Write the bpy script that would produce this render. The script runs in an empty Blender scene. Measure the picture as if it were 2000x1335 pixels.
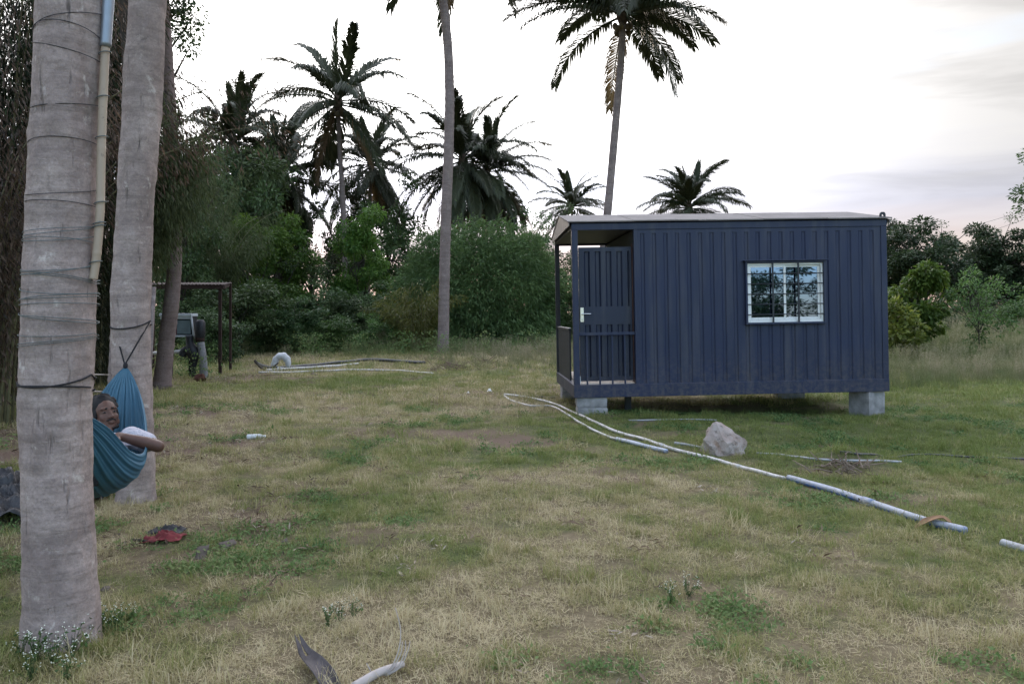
import bpy, bmesh, math, random
import numpy as np
from mathutils import Vector, Matrix, Euler, noise as mnoise

# ------------------------------------------------------------------ camera, sky, sun, exposure
scene = bpy.context.scene
F, CX, HY, EYE = 1532.0, 1000.0, 613.0, 1.5      # focal length in photo pixels, horizon row, eye height
cam_d = bpy.data.cameras.new('camera')
cam_d.sensor_fit = 'HORIZONTAL'; cam_d.sensor_width = 36.0
cam_d.lens = 36.0 * F / 2000.0
cam_d.shift_y = -(667.5 - HY) / 2000.0
cam_d.clip_start = 0.05; cam_d.clip_end = 2000
cam = bpy.data.objects.new('camera', cam_d)
cam.location = (0, 0, EYE); cam.rotation_euler = (math.radians(90), 0, 0)
scene.collection.objects.link(cam); scene.camera = cam

SUN_AZ = math.radians(-16.0)      # a little left of straight ahead
SUN_EL = math.radians(9.0)
world = bpy.data.worlds.new('World'); scene.world = world; world.use_nodes = True
wn = world.node_tree; wn.nodes.clear()
def W(t, **kw):
    n = wn.nodes.new(t)
    for k, v in kw.items(): setattr(n, k, v)
    return n
def wmath(op, a, b=None, c=None, clamp=False):
    n = W('ShaderNodeMath', operation=op); n.use_clamp = clamp
    for i, v in enumerate((a, b, c)):
        if v is None: continue
        if isinstance(v, (int, float)): n.inputs[i].default_value = v
        else: wn.links.new(v, n.inputs[i])
    return n.outputs[0]
def wrange(v, a, b, c=0.0, d=1.0, smooth=True):
    n = W('ShaderNodeMapRange'); n.interpolation_type = 'SMOOTHSTEP' if smooth else 'LINEAR'
    wn.links.new(v, n.inputs[0])
    for i, q in enumerate((a, b, c, d)): n.inputs[i + 1].default_value = q
    return n.outputs[0]
sky = W('ShaderNodeTexSky'); sky.sky_type = 'NISHITA'; sky.sun_disc = False
sky.sun_elevation = SUN_EL; sky.sun_rotation = SUN_AZ
sky.air_density = 1.0; sky.dust_density = 0.4; sky.ozone_density = 3.0
tc = W('ShaderNodeTexCoord'); sep = W('ShaderNodeSeparateXYZ')
wn.links.new(tc.outputs['Generated'], sep.inputs[0])
mp = W('ShaderNodeMapping'); mp.inputs['Scale'].default_value = (1.6, 1.6, 11.0)
wn.links.new(tc.outputs['Generated'], mp.inputs[0])
nz = W('ShaderNodeTexNoise'); nz.inputs['Scale'].default_value = 1.7; nz.inputs['Detail'].default_value = 6; nz.inputs['Roughness'].default_value = 0.5
wn.links.new(mp.outputs[0], nz.inputs[0])
zz = wmath('ADD', sep.outputs[2], wmath('MULTIPLY', wmath('SUBTRACT', nz.outputs[0], 0.5), 0.10))
ramp = W('ShaderNodeValToRGB'); cr = ramp.color_ramp
wn.links.new(zz, ramp.inputs[0])
stops = [(0.0, (0.80, 0.52, 0.42)), (0.07, (0.86, 0.68, 0.63)), (0.105, (0.84, 0.78, 0.81)), (0.135, (0.73, 0.73, 0.82)),
         (0.165, (0.76, 0.76, 0.83)), (0.20, (0.92, 0.90, 0.89)), (0.34, (0.94, 0.915, 0.895)), (0.42, (0.82, 0.80, 0.83)), (0.9, (0.62, 0.66, 0.78))]
while len(cr.elements) < len(stops): cr.elements.new(0.5)
for e, (p, c) in zip(cr.elements, stops): e.position = p; e.color = c + (1,)
sd = (math.sin(SUN_AZ) * math.cos(SUN_EL), math.cos(SUN_AZ) * math.cos(SUN_EL), math.sin(SUN_EL + 0.12))
dot = W('ShaderNodeVectorMath', operation='DOT_PRODUCT'); wn.links.new(tc.outputs['Generated'], dot.inputs[0]); dot.inputs[1].default_value = sd
gt = wrange(dot.outputs['Value'], 0.56, 1.0, 0.0, 1.0, False)
glow0 = wmath('ADD', 1.0, wmath('MULTIPLY', wmath('POWER', gt, 3.4), 4.4))
bank = wrange(zz, 0.045, 0.17, 0.22, 1.0)                      # a dense bank of cloud lies along the horizon
glow = wmath('ADD', 1.0, wmath('MULTIPLY', wmath('SUBTRACT', glow0, 1.0), bank))
wcol = W('ShaderNodeVectorMath', operation='SCALE'); wn.links.new(ramp.outputs[0], wcol.inputs[0])
high = wrange(sep.outputs[2], 0.37, 0.70, 1.0, 4.2)          # cloud brightness added overhead, above the view, to light the ground
nz2 = W('ShaderNodeTexNoise'); nz2.inputs['Scale'].default_value = 2.6; nz2.inputs['Detail'].default_value = 7; nz2.inputs['Roughness'].default_value = 0.52; nz2.inputs['Distortion'].default_value = 0.4
wn.links.new(mp.outputs[0], nz2.inputs[0])
tone = wrange(nz2.outputs[0], 0.40, 0.66, 1.04, 0.85)            # soft thicker and thinner cloud
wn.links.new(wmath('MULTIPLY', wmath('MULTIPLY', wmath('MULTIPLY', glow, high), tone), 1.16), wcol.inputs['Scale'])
west = wrange(sep.outputs[1], -0.25, 0.45, 0.5, 1.0)
cover = wmath('MULTIPLY', west, wrange(nz.outputs[0], 0.15, 0.5, 0.82, 1.0), clamp=True)
mix = W('ShaderNodeMix', data_type='RGBA'); wn.links.new(cover, mix.inputs[0])
wn.links.new(sky.outputs[0], mix.inputs[6]); wn.links.new(wcol.outputs[0], mix.inputs[7])
bg = W('ShaderNodeBackground'); bg.inputs['Strength'].default_value = 0.15
wn.links.new(mix.outputs[2], bg.inputs[0])
wo = W('ShaderNodeOutputWorld'); wn.links.new(bg.outputs[0], wo.inputs[0])

sun_d = bpy.data.lights.new('sun', 'SUN'); sun_d.energy = 0.5; sun_d.angle = math.radians(14); sun_d.color = (1.0, 0.83, 0.66)
sun = bpy.data.objects.new('sun', sun_d); scene.collection.objects.link(sun)
sdir = Vector((math.sin(SUN_AZ) * math.cos(SUN_EL), math.cos(SUN_AZ) * math.cos(SUN_EL), math.sin(SUN_EL)))
sun.rotation_euler = (-sdir).to_track_quat('-Z', 'Y').to_euler(); sun.location = (-20, 60, 30)

vs = scene.view_settings
vs.view_transform = 'Standard'; vs.look = 'None'; vs.gamma = 1.0; vs.use_curve_mapping = False
vs.exposure = 2.32
scene.cycles.max_bounces = 6; scene.cycles.diffuse_bounces = 3; scene.cycles.transparent_max_bounces = 8
scene.cycles.use_denoising = True

# ------------------------------------------------------------------ helpers
COL = scene.collection
RNG = np.random.default_rng(11)
R = math.radians

def vnoise(x, y, seed=0):
    x = np.asarray(x, float); y = np.asarray(y, float)
    ix = np.floor(x).astype(np.int64); iy = np.floor(y).astype(np.int64)
    fx = x - ix; fy = y - iy
    fx = fx * fx * (3 - 2 * fx); fy = fy * fy * (3 - 2 * fy)
    def h(a, b):
        n = (a * 374761393 + b * 668265263 + seed * 1442695041) & 0xffffffff
        n = ((n ^ (n >> 13)) * 1274126177) & 0xffffffff
        return ((n ^ (n >> 16)) & 0xffffff) / float(0xffffff)
    return (h(ix, iy) * (1 - fx) + h(ix + 1, iy) * fx) * (1 - fy) + (h(ix, iy + 1) * (1 - fx) + h(ix + 1, iy + 1) * fx) * fy
def fbm(x, y, seed=0, octs=4):
    s = 0; a = 0.5; t = 0
    for o in range(octs):
        s = s + a * vnoise(np.asarray(x) * 2 ** o, np.asarray(y) * 2 ** o, seed + o * 17); t += a; a *= 0.5
    return s / t
def sstep(v, a, b):
    t = np.clip((np.asarray(v, float) - a) / (b - a), 0, 1); return t * t * (3 - 2 * t)

def terrain(x, y):
    x = np.asarray(x, float); y = np.asarray(y, float)
    z = sstep(y, 18, 48) * 1.0
    z = z + (fbm(x / 2.3, y / 2.3, 5, 3) - 0.5) * 0.10 * sstep(y, -2, 6)
    z = z + (fbm(x / 0.5, y / 0.5, 9, 2) - 0.5) * 0.035
    z = z + 0.16 * np.exp(-(((x - 3.05) / 0.7) ** 2 + ((y - 9.6) / 0.35) ** 2))      # soil heap by the rock
    z = z + 0.15 * np.exp(-(((x - 3.35) / 0.45) ** 2 + ((y - 7.9) / 0.25) ** 2))      # weed heap
    z = z - 0.12 * np.exp(-(((x - 3.4) / 2.6) ** 2 + ((y - 13.0) / 1.0) ** 2))        # hollow under the cabin
    return z
def tz(x, y): return float(terrain(x, y))
def P(px, py, d): return Vector(((px - CX) / F * d, d, EYE - (py - HY) / F * d))
def G(px, py, lift=0.0):
    """the point of the ground seen at a photo pixel"""
    lo, hi = 1.0, 90.0
    for _ in range(50):
        m = (lo + hi) / 2; p = P(px, py, m)
        if p.z > tz(p.x, p.y): lo = m
        else: hi = m
    p = P(px, py, lo); p.z = tz(p.x, p.y) + lift
    return p
def X_at(px, d): return (px - CX) / F * d
def Z_at(py, d): return EYE - (py - HY) / F * d

def tag(o, label=None, cat=None, group=None, kind=None):
    if label: o['label'] = label
    if cat: o['category'] = cat
    if group: o['group'] = group
    if kind: o['kind'] = kind
    return o
def empty(name, loc=(0, 0, 0), rot=(0, 0, 0), scale=1.0):
    o = bpy.data.objects.new(name, None); o.location = loc; o.rotation_euler = rot
    o.scale = (scale,) * 3 if isinstance(scale, (int, float)) else scale
    o.empty_display_size = 0.2; COL.objects.link(o); return o
def link(name, me, parent=None, loc=None, rot=None, scale=None):
    o = bpy.data.objects.new(name, me); COL.objects.link(o)
    if parent is not None: o.parent = parent
    if loc is not None: o.location = loc
    if rot is not None: o.rotation_euler = rot
    if scale is not None: o.scale = (scale,) * 3 if isinstance(scale, (int, float)) else scale
    return o
def children(o): return [c for c in bpy.data.objects if c.parent == o]
def copy_tree(o, parent=None):
    c = o.copy(); COL.objects.link(c)
    if parent is not None: c.parent = parent
    for ch in children(o): copy_tree(ch, c)
    return c

class MB:
    """collects shapes into one mesh"""
    def __init__(s): s.v = []; s.f = []; s.t = []; s.m = []; s.n = 0; s.cur = 0
    def add(s, verts, faces, tint=0.5, mat=None):
        verts = np.asarray(verts, float).reshape(-1, 3)
        faces = [tuple(int(i) + s.n for i in f) for f in faces]
        s.v.append(verts); s.f += faces; s.n += len(verts)
        k = len(faces)
        s.t += list(tint) if hasattr(tint, '__len__') else [tint] * k
        s.m += [s.cur if mat is None else mat] * k
        return s
    def box(s, x0, x1, y0, y1, z0, z1, M=None, tint=0.5):
        v = np.array([(x, y, z) for x in (x0, x1) for y in (y0, y1) for z in (z0, z1)], float)
        if M is not None: v = np.array([M @ Vector(p) for p in v])
        return s.add(v, [(0, 1, 3, 2), (4, 6, 7, 5), (0, 4, 5, 1), (2, 3, 7, 6), (0, 2, 6, 4), (1, 5, 7, 3)], tint)
    def tube(s, pts, rad, n=8, caps=True, tint=None, up=None):
        v, f = tube_np(pts, rad, n, caps)
        return s.add(v, f, 0.5 if tint is None else tint)
    def build(s, name, mats, parent=None, smooth=False, bevel=0):
        me = bpy.data.meshes.new(name)
        if s.v: me.from_pydata(np.vstack(s.v).tolist(), [], s.f)
        for m in (mats if isinstance(mats, (list, tuple)) else [mats]): me.materials.append(m)
        me.polygons.foreach_set('material_index', s.m)
        a = me.attributes.new('tint', 'FLOAT', 'FACE'); a.data.foreach_set('value', np.array(s.t, np.float32))
        if smooth: me.polygons.foreach_set('use_smooth', [True] * len(s.f))
        me.update()
        o = link(name, me, parent)
        if bevel:
            b = o.modifiers.new('bevel', 'BEVEL'); b.width = bevel; b.segments = 2; b.limit_method = 'ANGLE'
        return o
def frames(pts):
    pts = np.asarray(pts, float); T = np.gradient(pts, axis=0); T /= np.linalg.norm(T, axis=1)[:, None] + 1e-12
    ref = np.array([0, 0, 1.0]) if abs(T[0][2]) < 0.9 else np.array([0, 1.0, 0])
    n0 = np.cross(ref, T[0]); n0 /= np.linalg.norm(n0) + 1e-12
    N = [n0]
    for i in range(1, len(pts)):
        n = N[-1] - T[i] * np.dot(N[-1], T[i]); n /= np.linalg.norm(n) + 1e-12; N.append(n)
    N = np.array(N); B = np.cross(T, N); return T, N, B
def tube_np(pts, rad, n=8, caps=True):
    pts = np.asarray([tuple(p) for p in pts], float); k = len(pts)
    rad = np.full(k, rad, float) if np.isscalar(rad) else np.asarray(rad, float)
    T, N, B = frames(pts)
    a = np.linspace(0, 2 * np.pi, n, endpoint=False)
    v = pts[:, None, :] + rad[:, None, None] * (np.cos(a)[None, :, None] * N[:, None, :] + np.sin(a)[None, :, None] * B[:, None, :])
    v = v.reshape(-1, 3)
    f = [(i * n + j, i * n + (j + 1) % n, (i + 1) * n + (j + 1) % n, (i + 1) * n + j) for i in range(k - 1) for j in range(n)]
    if caps: f += [tuple(range(n - 1, -1, -1)), tuple(range((k - 1) * n, k * n))]
    return v, f
def spline(pts, n):
    """Catmull-Rom through points (any dimension)"""
    p = np.asarray([tuple(q) for q in pts], float)
    e = np.vstack([2 * p[0] - p[1], p, 2 * p[-1] - p[-2]])
    out = []
    for t in np.linspace(0, len(p) - 1 - 1e-9, n):
        i = int(t); u = t - i; a, b, c, d = e[i], e[i + 1], e[i + 2], e[i + 3]
        out.append(0.5 * (2 * b + (c - a) * u + (2 * a - 5 * b + 4 * c - d) * u * u + (3 * b - a - 3 * c + d) * u ** 3))
    return np.array(out)
def np_mesh(name, verts, quads, mat, tint=None, smooth=False):
    """fast mesh of faces that all have the same number of corners"""
    verts = np.asarray(verts, np.float32); quads = np.asarray(quads, np.int32)
    me = bpy.data.meshes.new(name); k = quads.shape[1]
    me.vertices.add(len(verts)); me.vertices.foreach_set('co', verts.ravel())
    me.loops.add(quads.size); me.loops.foreach_set('vertex_index', quads.ravel())
    me.polygons.add(len(quads)); me.polygons.foreach_set('loop_start', np.arange(0, quads.size, k, dtype=np.int32))
    try: me.polygons.foreach_set('loop_total', np.full(len(quads), k, np.int32))
    except Exception: pass
    me.update(calc_edges=True)
    if tint is not None:
        a = me.attributes.new('tint', 'FLOAT', 'FACE'); a.data.foreach_set('value', np.asarray(tint, np.float32))
    if smooth: me.polygons.foreach_set('use_smooth', [True] * len(quads))
    if mat is not None: me.materials.append(mat)
    return me

# ------------------------------------------------------------------ materials
class Mat:
    def __init__(s, name, rough=0.7, spec=0.3, metal=0.0):
        s.m = bpy.data.materials.new(name); s.m.use_nodes = True; s.t = s.m.node_tree
        s.b = s.t.nodes['Principled BSDF']; s.out = s.t.nodes['Material Output']
        s.b.inputs['Roughness'].default_value = rough; s.b.inputs['Metallic'].default_value = metal
        s.b.inputs['Specular IOR Level'].default_value = spec
        s._tc = None
    def N(s, t, **kw):
        n = s.t.nodes.new(t)
        for k, v in kw.items(): setattr(n, k, v)
        return n
    def L(s, a, b): s.t.links.new(a, b)
    def coord(s, scale=(1, 1, 1), kind='Object'):
        tc = s.N('ShaderNodeTexCoord'); mp = s.N('ShaderNodeMapping'); mp.inputs['Scale'].default_value = scale
        s.L(tc.outputs[kind], mp.inputs[0]); return mp.outputs[0]
    def noise(s, scale, detail=5, rough=0.55, vec=None, dist=0.0):
        n = s.N('ShaderNodeTexNoise'); n.inputs['Scale'].default_value = scale; n.inputs['Detail'].default_value = detail
        n.inputs['Roughness'].default_value = rough; n.inputs['Distortion'].default_value = dist
        s.L(vec if vec is not None else s.coord(), n.inputs['Vector']); return n.outputs['Fac']
    def rng(s, v, a, b, c=0.0, d=1.0):
        n = s.N('ShaderNodeMapRange'); s.L(v, n.inputs[0])
        for i, q in enumerate((a, b, c, d)): n.inputs[i + 1].default_value = q
        return n.outputs[0]
    def mix(s, fac, a, b, mode='MIX'):
        n = s.N('ShaderNodeMix', data_type='RGBA', blend_type=mode)
        for q, i in ((fac, 0), (a, 6), (b, 7)):
            if isinstance(q, (int, float)): n.inputs[i].default_value = q
            elif isinstance(q, tuple): n.inputs[i].default_value = q + (1,) if len(q) == 3 else q
            else: s.L(q, n.inputs[i])
        return n.outputs[2]
    def math(s, op, a, b=0.0):
        n = s.N('ShaderNodeMath', operation=op)
        for i, q in enumerate((a, b)):
            if isinstance(q, (int, float)): n.inputs[i].default_value = q
            else: s.L(q, n.inputs[i])
        return n.outputs[0]
    def attr(s, name='tint', kind='GEOMETRY', out='Fac'):
        n = s.N('ShaderNodeAttribute'); n.attribute_name = name; n.attribute_type = kind; return n.outputs[out]
    def ramp(s, v, stops):
        n = s.N('ShaderNodeValToRGB'); s.L(v, n.inputs[0]); e = n.color_ramp.elements
        while len(e) < len(stops): e.new(0.5)
        for q, (p, c) in zip(e, stops): q.position = p; q.color = c + (1,)
        return n.outputs[0]
    def color(s, c):
        if isinstance(c, tuple): s.b.inputs['Base Color'].default_value = c + (1,)
        else: s.L(c, s.b.inputs['Base Color'])
        return s
    def bump(s, h, strength=0.3, dist=0.01):
        n = s.N('ShaderNodeBump'); n.inputs['Strength'].default_value = strength; n.inputs['Distance'].default_value = dist
        s.L(h, n.inputs['Height']); s.L(n.outputs[0], s.b.inputs['Normal']); return s
def simple(name, c, rough=0.7, var=0.25, scale=8.0, spec=0.3, metal=0.0, bump=0.0):
    m = Mat(name, rough, spec, metal); n = m.noise(scale)
    lo = tuple(x * (1 - var) for x in c); hi = tuple(min(1, x * (1 + var)) for x in c)
    m.color(m.mix(m.rng(n, 0.3, 0.7), lo, hi))
    if bump: m.bump(m.noise(scale * 5), bump, 0.01)
    return m.m
def leaf_mat(name, c1, c2, trans=0.35, instancer=False, rough=0.5, spec=0.25):
    m = Mat(name, rough, spec)
    t = m.attr('tint', 'INSTANCER' if instancer else 'GEOMETRY')
    col = m.mix(t, c1, c2)
    oi = m.N('ShaderNodeObjectInfo')
    hsv = m.N('ShaderNodeHueSaturation'); m.L(m.rng(oi.outputs['Random'], 0, 1, 0.8, 1.2), hsv.inputs['Value']); m.L(col, hsv.inputs['Color'])
    m.L(m.rng(oi.outputs['Random'], 0, 1, 0.487, 0.512), hsv.inputs['Hue'])
    m.color(hsv.outputs[0])
    tr = m.N('ShaderNodeBsdfTranslucent'); m.L(hsv.outputs[0], tr.inputs[0])
    mx = m.N('ShaderNodeMixShader'); mx.inputs[0].default_value = trans
    m.L(m.b.outputs[0], mx.inputs[1]); m.L(tr.outputs[0], mx.inputs[2]); m.L(mx.outputs[0], m.out.inputs[0])
    return m.m

def bark_mat(name, lo, hi, pale, rings=True, pale_amt=0.5):
    m = Mat(name, 0.9, 0.15)
    big = m.noise(3.2, 5, 0.6, m.coord((1, 1, 0.9)))
    c = m.mix(m.rng(big, 0.3, 0.7), lo, hi)
    band = m.noise(5.0, 4, 0.65, m.coord((0.35, 0.35, 3.2)), 0.4)
    c = m.mix(m.rng(band, 0.45, 0.75, 0, 0.6), c, tuple(x * 0.5 for x in lo))
    mot = m.noise(13, 6, 0.75, m.coord((1, 1, 1.4)), 0.4); c = m.mix(m.rng(mot, 0.42, 0.66, 0, 0.5), c, tuple(x * 0.6 for x in lo))
    sp = m.noise(9.0, 6, 0.7, m.coord((1, 1, 0.8)), 0.5)
    c = m.mix(m.rng(sp, 0.60, 0.68, 0, pale_amt), c, pale)
    blot = m.noise(4.6, 6, 0.72, m.coord((1, 1, 1.5)), 0.7)
    c = m.mix(m.rng(blot, 0.64, 0.72, 0, 0.6), c, (0.045, 0.04, 0.038))
    crack = m.noise(26, 3, 0.6, m.coord((1, 1, 0.13)))
    c = m.mix(m.rng(crack, 0.64, 0.75, 0, 0.75), c, (0.03, 0.026, 0.025))
    fine = m.noise(70, 5, 0.7)
    c = m.mix(m.rng(fine, 0.3, 0.7, 0.0, 0.45), c, tuple(x * 0.5 for x in lo))
    stn = m.noise(2.1, 6, 0.7, m.coord((1, 1, .7)), 0.8); c = m.mix(m.rng(stn, 0.56, 0.66, 0, 0.38), c, (0.17, 0.15, 0.10))
    m.color(c)
    h = m.math('ADD', m.math('MULTIPLY', band, 0.6), m.math('MULTIPLY', m.noise(38, 6, 0.7, m.coord((1, 1, 0.6))), 0.8))
    h = m.math('SUBTRACT', h, m.math('MULTIPLY', m.rng(crack, 0.62, 0.75), 0.8))
    m.bump(h, 0.8, 0.016)
    return m.m
M_BARK_NEAR = bark_mat('palm_bark_near', (0.27, 0.208, 0.19), (0.58, 0.475, 0.43), (0.78, 0.70, 0.63))
M_BARK = bark_mat('palm_bark', (0.215, 0.168, 0.156), (0.36, 0.29, 0.268), (0.5, 0.46, 0.44))
M_BARK_RED = bark_mat('palm_bark_brown', (0.19, 0.135, 0.12), (0.31, 0.24, 0.225), (0.42, 0.37, 0.36), pale_amt=0.25)
M_WOOD = bark_mat('tree_bark', (0.05, 0.042, 0.035), (0.10, 0.085, 0.07), (0.2, 0.19, 0.17), pale_amt=0.3)
M_FROND = leaf_mat('palm_leaflet', (0.024, 0.031, 0.016), (0.055, 0.064, 0.028), 0.2)
M_FROND_DRY = leaf_mat('dry_palm_leaflet', (0.10, 0.065, 0.035), (0.19, 0.135, 0.07), 0.3)
M_LEAF_DARK = leaf_mat('leaf_dark', (0.034, 0.062, 0.026), (0.098, 0.150, 0.052), 0.3)
M_LEAF_FAR = leaf_mat('leaf_far', (0.020, 0.036, 0.018), (0.052, 0.080, 0.032), 0.25)
M_LEAF_MID = leaf_mat('leaf_mid', (0.042, 0.088, 0.026), (0.115, 0.185, 0.050), 0.35)
M_LEAF_BRIGHT = leaf_mat('leaf_bright', (0.045, 0.100, 0.018), (0.125, 0.20, 0.035), 0.4)
M_LEAF_YELLOW = leaf_mat('leaf_yellow', (0.07, 0.11, 0.022), (0.19, 0.22, 0.042), 0.4)
M_BAMBOO = leaf_mat('bamboo_leaf', (0.050, 0.098, 0.034), (0.150, 0.250, 0.085), 0.35)
M_BAMBOO_OLIVE = leaf_mat('bamboo_leaf_olive', (0.040, 0.055, 0.022), (0.115, 0.135, 0.052), 0.35)
M_BAMBOO_DARK = leaf_mat('bamboo_leaf_dark', (0.014, 0.022, 0.010), (0.045, 0.058, 0.024), 0.25)
M_BAMBOO_BROWN = leaf_mat('bamboo_leaf_dry', (0.030, 0.024, 0.018), (0.20, 0.135, 0.090), 0.3)
M_BAMBOO_YEL = leaf_mat('bamboo_leaf_yellow', (0.07, 0.085, 0.02), (0.17, 0.17, 0.045), 0.4)
M_CULM = simple('bamboo_culm', (0.13, 0.12, 0.06), 0.6, 0.3, 5)
# ------------------------------------------------------------------ ground
def grid_axis(lo, f0, f1, hi, fine, grow=1.16):
    a = list(np.arange(f0, f1 + 1e-6, fine)); s = fine
    while a[-1] < hi: s *= grow; a.append(a[-1] + s)
    s = fine; b = []
    x = f0
    while x > lo: s *= grow; x -= s; b.append(x)
    return np.array(b[::-1] + a)
gx = grid_axis(-350, -7.5, 9.5, 350, 0.075); gy = grid_axis(-120, 2.2, 15.0, 700, 0.075)
GX, GY = np.meshgrid(gx, gy)
def blob(x, y, px, py, rx, ry):
    p = G(px, py); return np.exp(-(((x - p.x) / rx) ** 2 + ((y - p.y) / ry) ** 2))
def dryness(x, y):
    """0 lush green .. 1 straw"""
    d = 0.47 + (fbm(x / 1.6, y / 1.6, 21, 4) - 0.5) * 0.62 + (fbm(x / 0.34, y / 0.34, 27, 3) - 0.5) * 1.0
    d = d + 0.30 * blob(x, y, 960, 800, 1.2, 2.2) + 0.30 * blob(x, y, 1150, 930, 1.5, 0.8) + 0.2 * blob(x, y, 640, 800, 3, 2.0)
    d = d + 0.30 * blob(x, y, 420, 850, 1.5, 1.6) + 0.30 * blob(x, y, 330, 1000, 0.9, 0.9) + 0.2 * blob(x, y, 1750, 1180, .9, .6)
    d = d + 0.20 * blob(x, y, 1450, 1060, 1.2, 0.45) + 0.25 * blob(x, y, 750, 1250, 0.9, 0.5)
    d = d - 0.75 * blob(x, y, 1500, 830, 4.0, 1.6) - 0.55 * blob(x, y, 1850, 880, 2.2, 1.3) - 0.25 * blob(x, y, 1560, 1010, 0.7, 0.5)
    d = d - 0.45 * blob(x, y, 1900, 760, 4.5, 3.5) - 0.30 * blob(x, y, 700, 745, 3.5, 1.6) - 0.2 * blob(x, y, 650, 1100, 0.8, 0.6) - 0.25 * blob(x, y, 1030, 900, 0.5, 0.5)
    for px, py, rx, ry, a in ((1080, 1230, 1.0, .5, .28), (1300, 1010, 1.0, .6, .22), (900, 760, 1.2, 2.0, .25), (1050, 1100, .8, .8, .16), (1750, 1280, .7, .3, .3), (480, 1180, .8, .5, .2), (250, 1330, .5, .2, .25)): d = d + a * blob(x, y, px, py, rx, ry)
    d = d + 0.25 * sstep(y, 20, 30) * sstep(-x, -6, 0)
    return np.clip(d, 0, 1)
def soil(x, y):
    """bare reddish earth, 0..1"""
    s = sstep(fbm(x / 0.9 + 40, y / 0.9, 33, 4), 0.60, 0.74) * 0.9
    for px, py, rx, ry, a in ((1565, 1045, .33, .14, .8), (1130, 915, .6, .22, .7), (520, 960, .5, .4, .5), (1290, 930, .5, .2, .5), (400, 800, 1.2, .8, .7),
                              (950, 860, .7, .8, .5), (1300, 850, .7, .3, .8), (200, 870, 1.3, 1.2, .8), (50, 850, 1.6, 1.6, .9), (330, 1080, .35, .3, .5), (1660, 920, .4, .25, .8),
                              (1350, 795, 2.6, .3, .6), (380, 745, 2.5, 1.4, .6), (930, 770, .8, .7, .4)):
        s = s + a * blob(x, y, px, py, rx, ry)
    s = s * .72
    s = s * (1 - .85 * sstep(x, 4.5, 6.5) * sstep(y, 9, 11))
    return np.clip(s * (0.55 + 0.9 * fbm(x / 0.22, y / 0.22, 41, 3)), 0, 1)
gz = terrain(GX, GY)
nxg, nyg = len(gx), len(gy)
idx = np.arange(nxg * nyg).reshape(nyg, nxg)
gq = np.stack([idx[:-1, :-1], idx[:-1, 1:], idx[1:, 1:], idx[1:, :-1]], -1).reshape(-1, 4)
m = Mat('ground', 0.95, 0.1)
dry = m.attr('dryness'); so = m.attr('soil')
n1 = m.noise(14, 6, 0.7); n2 = m.noise(3, 5, 0.6); n3 = m.noise(55, 4, 0.7)
green = m.mix(m.rng(n1, .3, .7), (0.085, 0.105, 0.038), (0.15, 0.17, 0.062))
straw = m.mix(m.rng(n1, .3, .7), (0.17, 0.135, 0.078), (0.32, 0.255, 0.155))
c = m.mix(m.rng(m.math('ADD', dry, m.math('MULTIPLY', m.math('SUBTRACT', n2, .5), 0.5)), 0.25, 0.75), green, straw)
earth = m.mix(m.rng(n3, .3, .7), (0.145, 0.095, 0.068), (0.28, 0.20, 0.15))
c = m.mix(so, c, earth)
c = m.mix(m.rng(n3, .25, .75), c, m.mix(0.5, c, (0.03, 0.025, 0.02)))
m.color(c); m.bump(m.math('ADD', n1, n3), 0.7, 0.03)
me = np_mesh('ground', np.stack([GX, GY, gz], -1).reshape(-1, 3), gq, m.m, smooth=True)
for nm, arr in (('dryness', dryness(GX, GY)), ('soil', soil(GX, GY))):
    a = me.attributes.new(nm, 'FLOAT', 'POINT'); a.data.foreach_set('value', arr.ravel().astype(np.float32))
tag(link('ground', me), 'dry grassy clearing with patches of bare reddish soil', None, None, 'structure')

# ------------------------------------------------------------------ leaf clouds
def rand_unit(rng, n):
    v = rng.normal(size=(n, 3)); return v / np.linalg.norm(v, axis=1)[:, None]
def leaf_quads(c, size, rng, axis=None, aspect=0.45, droop=0.2, up=0.6):
    """kite-shaped leaves at points c"""
    n = len(c); size = np.broadcast_to(size, n)[:, None]
    a = rand_unit(rng, n) if axis is None else axis + 0.55 * rand_unit(rng, n)
    a[:, 2] -= droop; a /= np.linalg.norm(a, axis=1)[:, None]
    nr = rand_unit(rng, n); nr[:, 2] = np.abs(nr[:, 2]) + up
    s = np.cross(nr, a); s /= np.linalg.norm(s, axis=1)[:, None] + 1e-9
    k = np.cross(a, s)
    mid = c + a * size * 0.45
    v = np.stack([c, mid + s * size * aspect * 0.5 + k * size * .06, c + a * size, mid - s * size * aspect * 0.5 + k * size * .06], 1).reshape(-1, 3)
    return v, np.arange(n * 4).reshape(n, 4)

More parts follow.
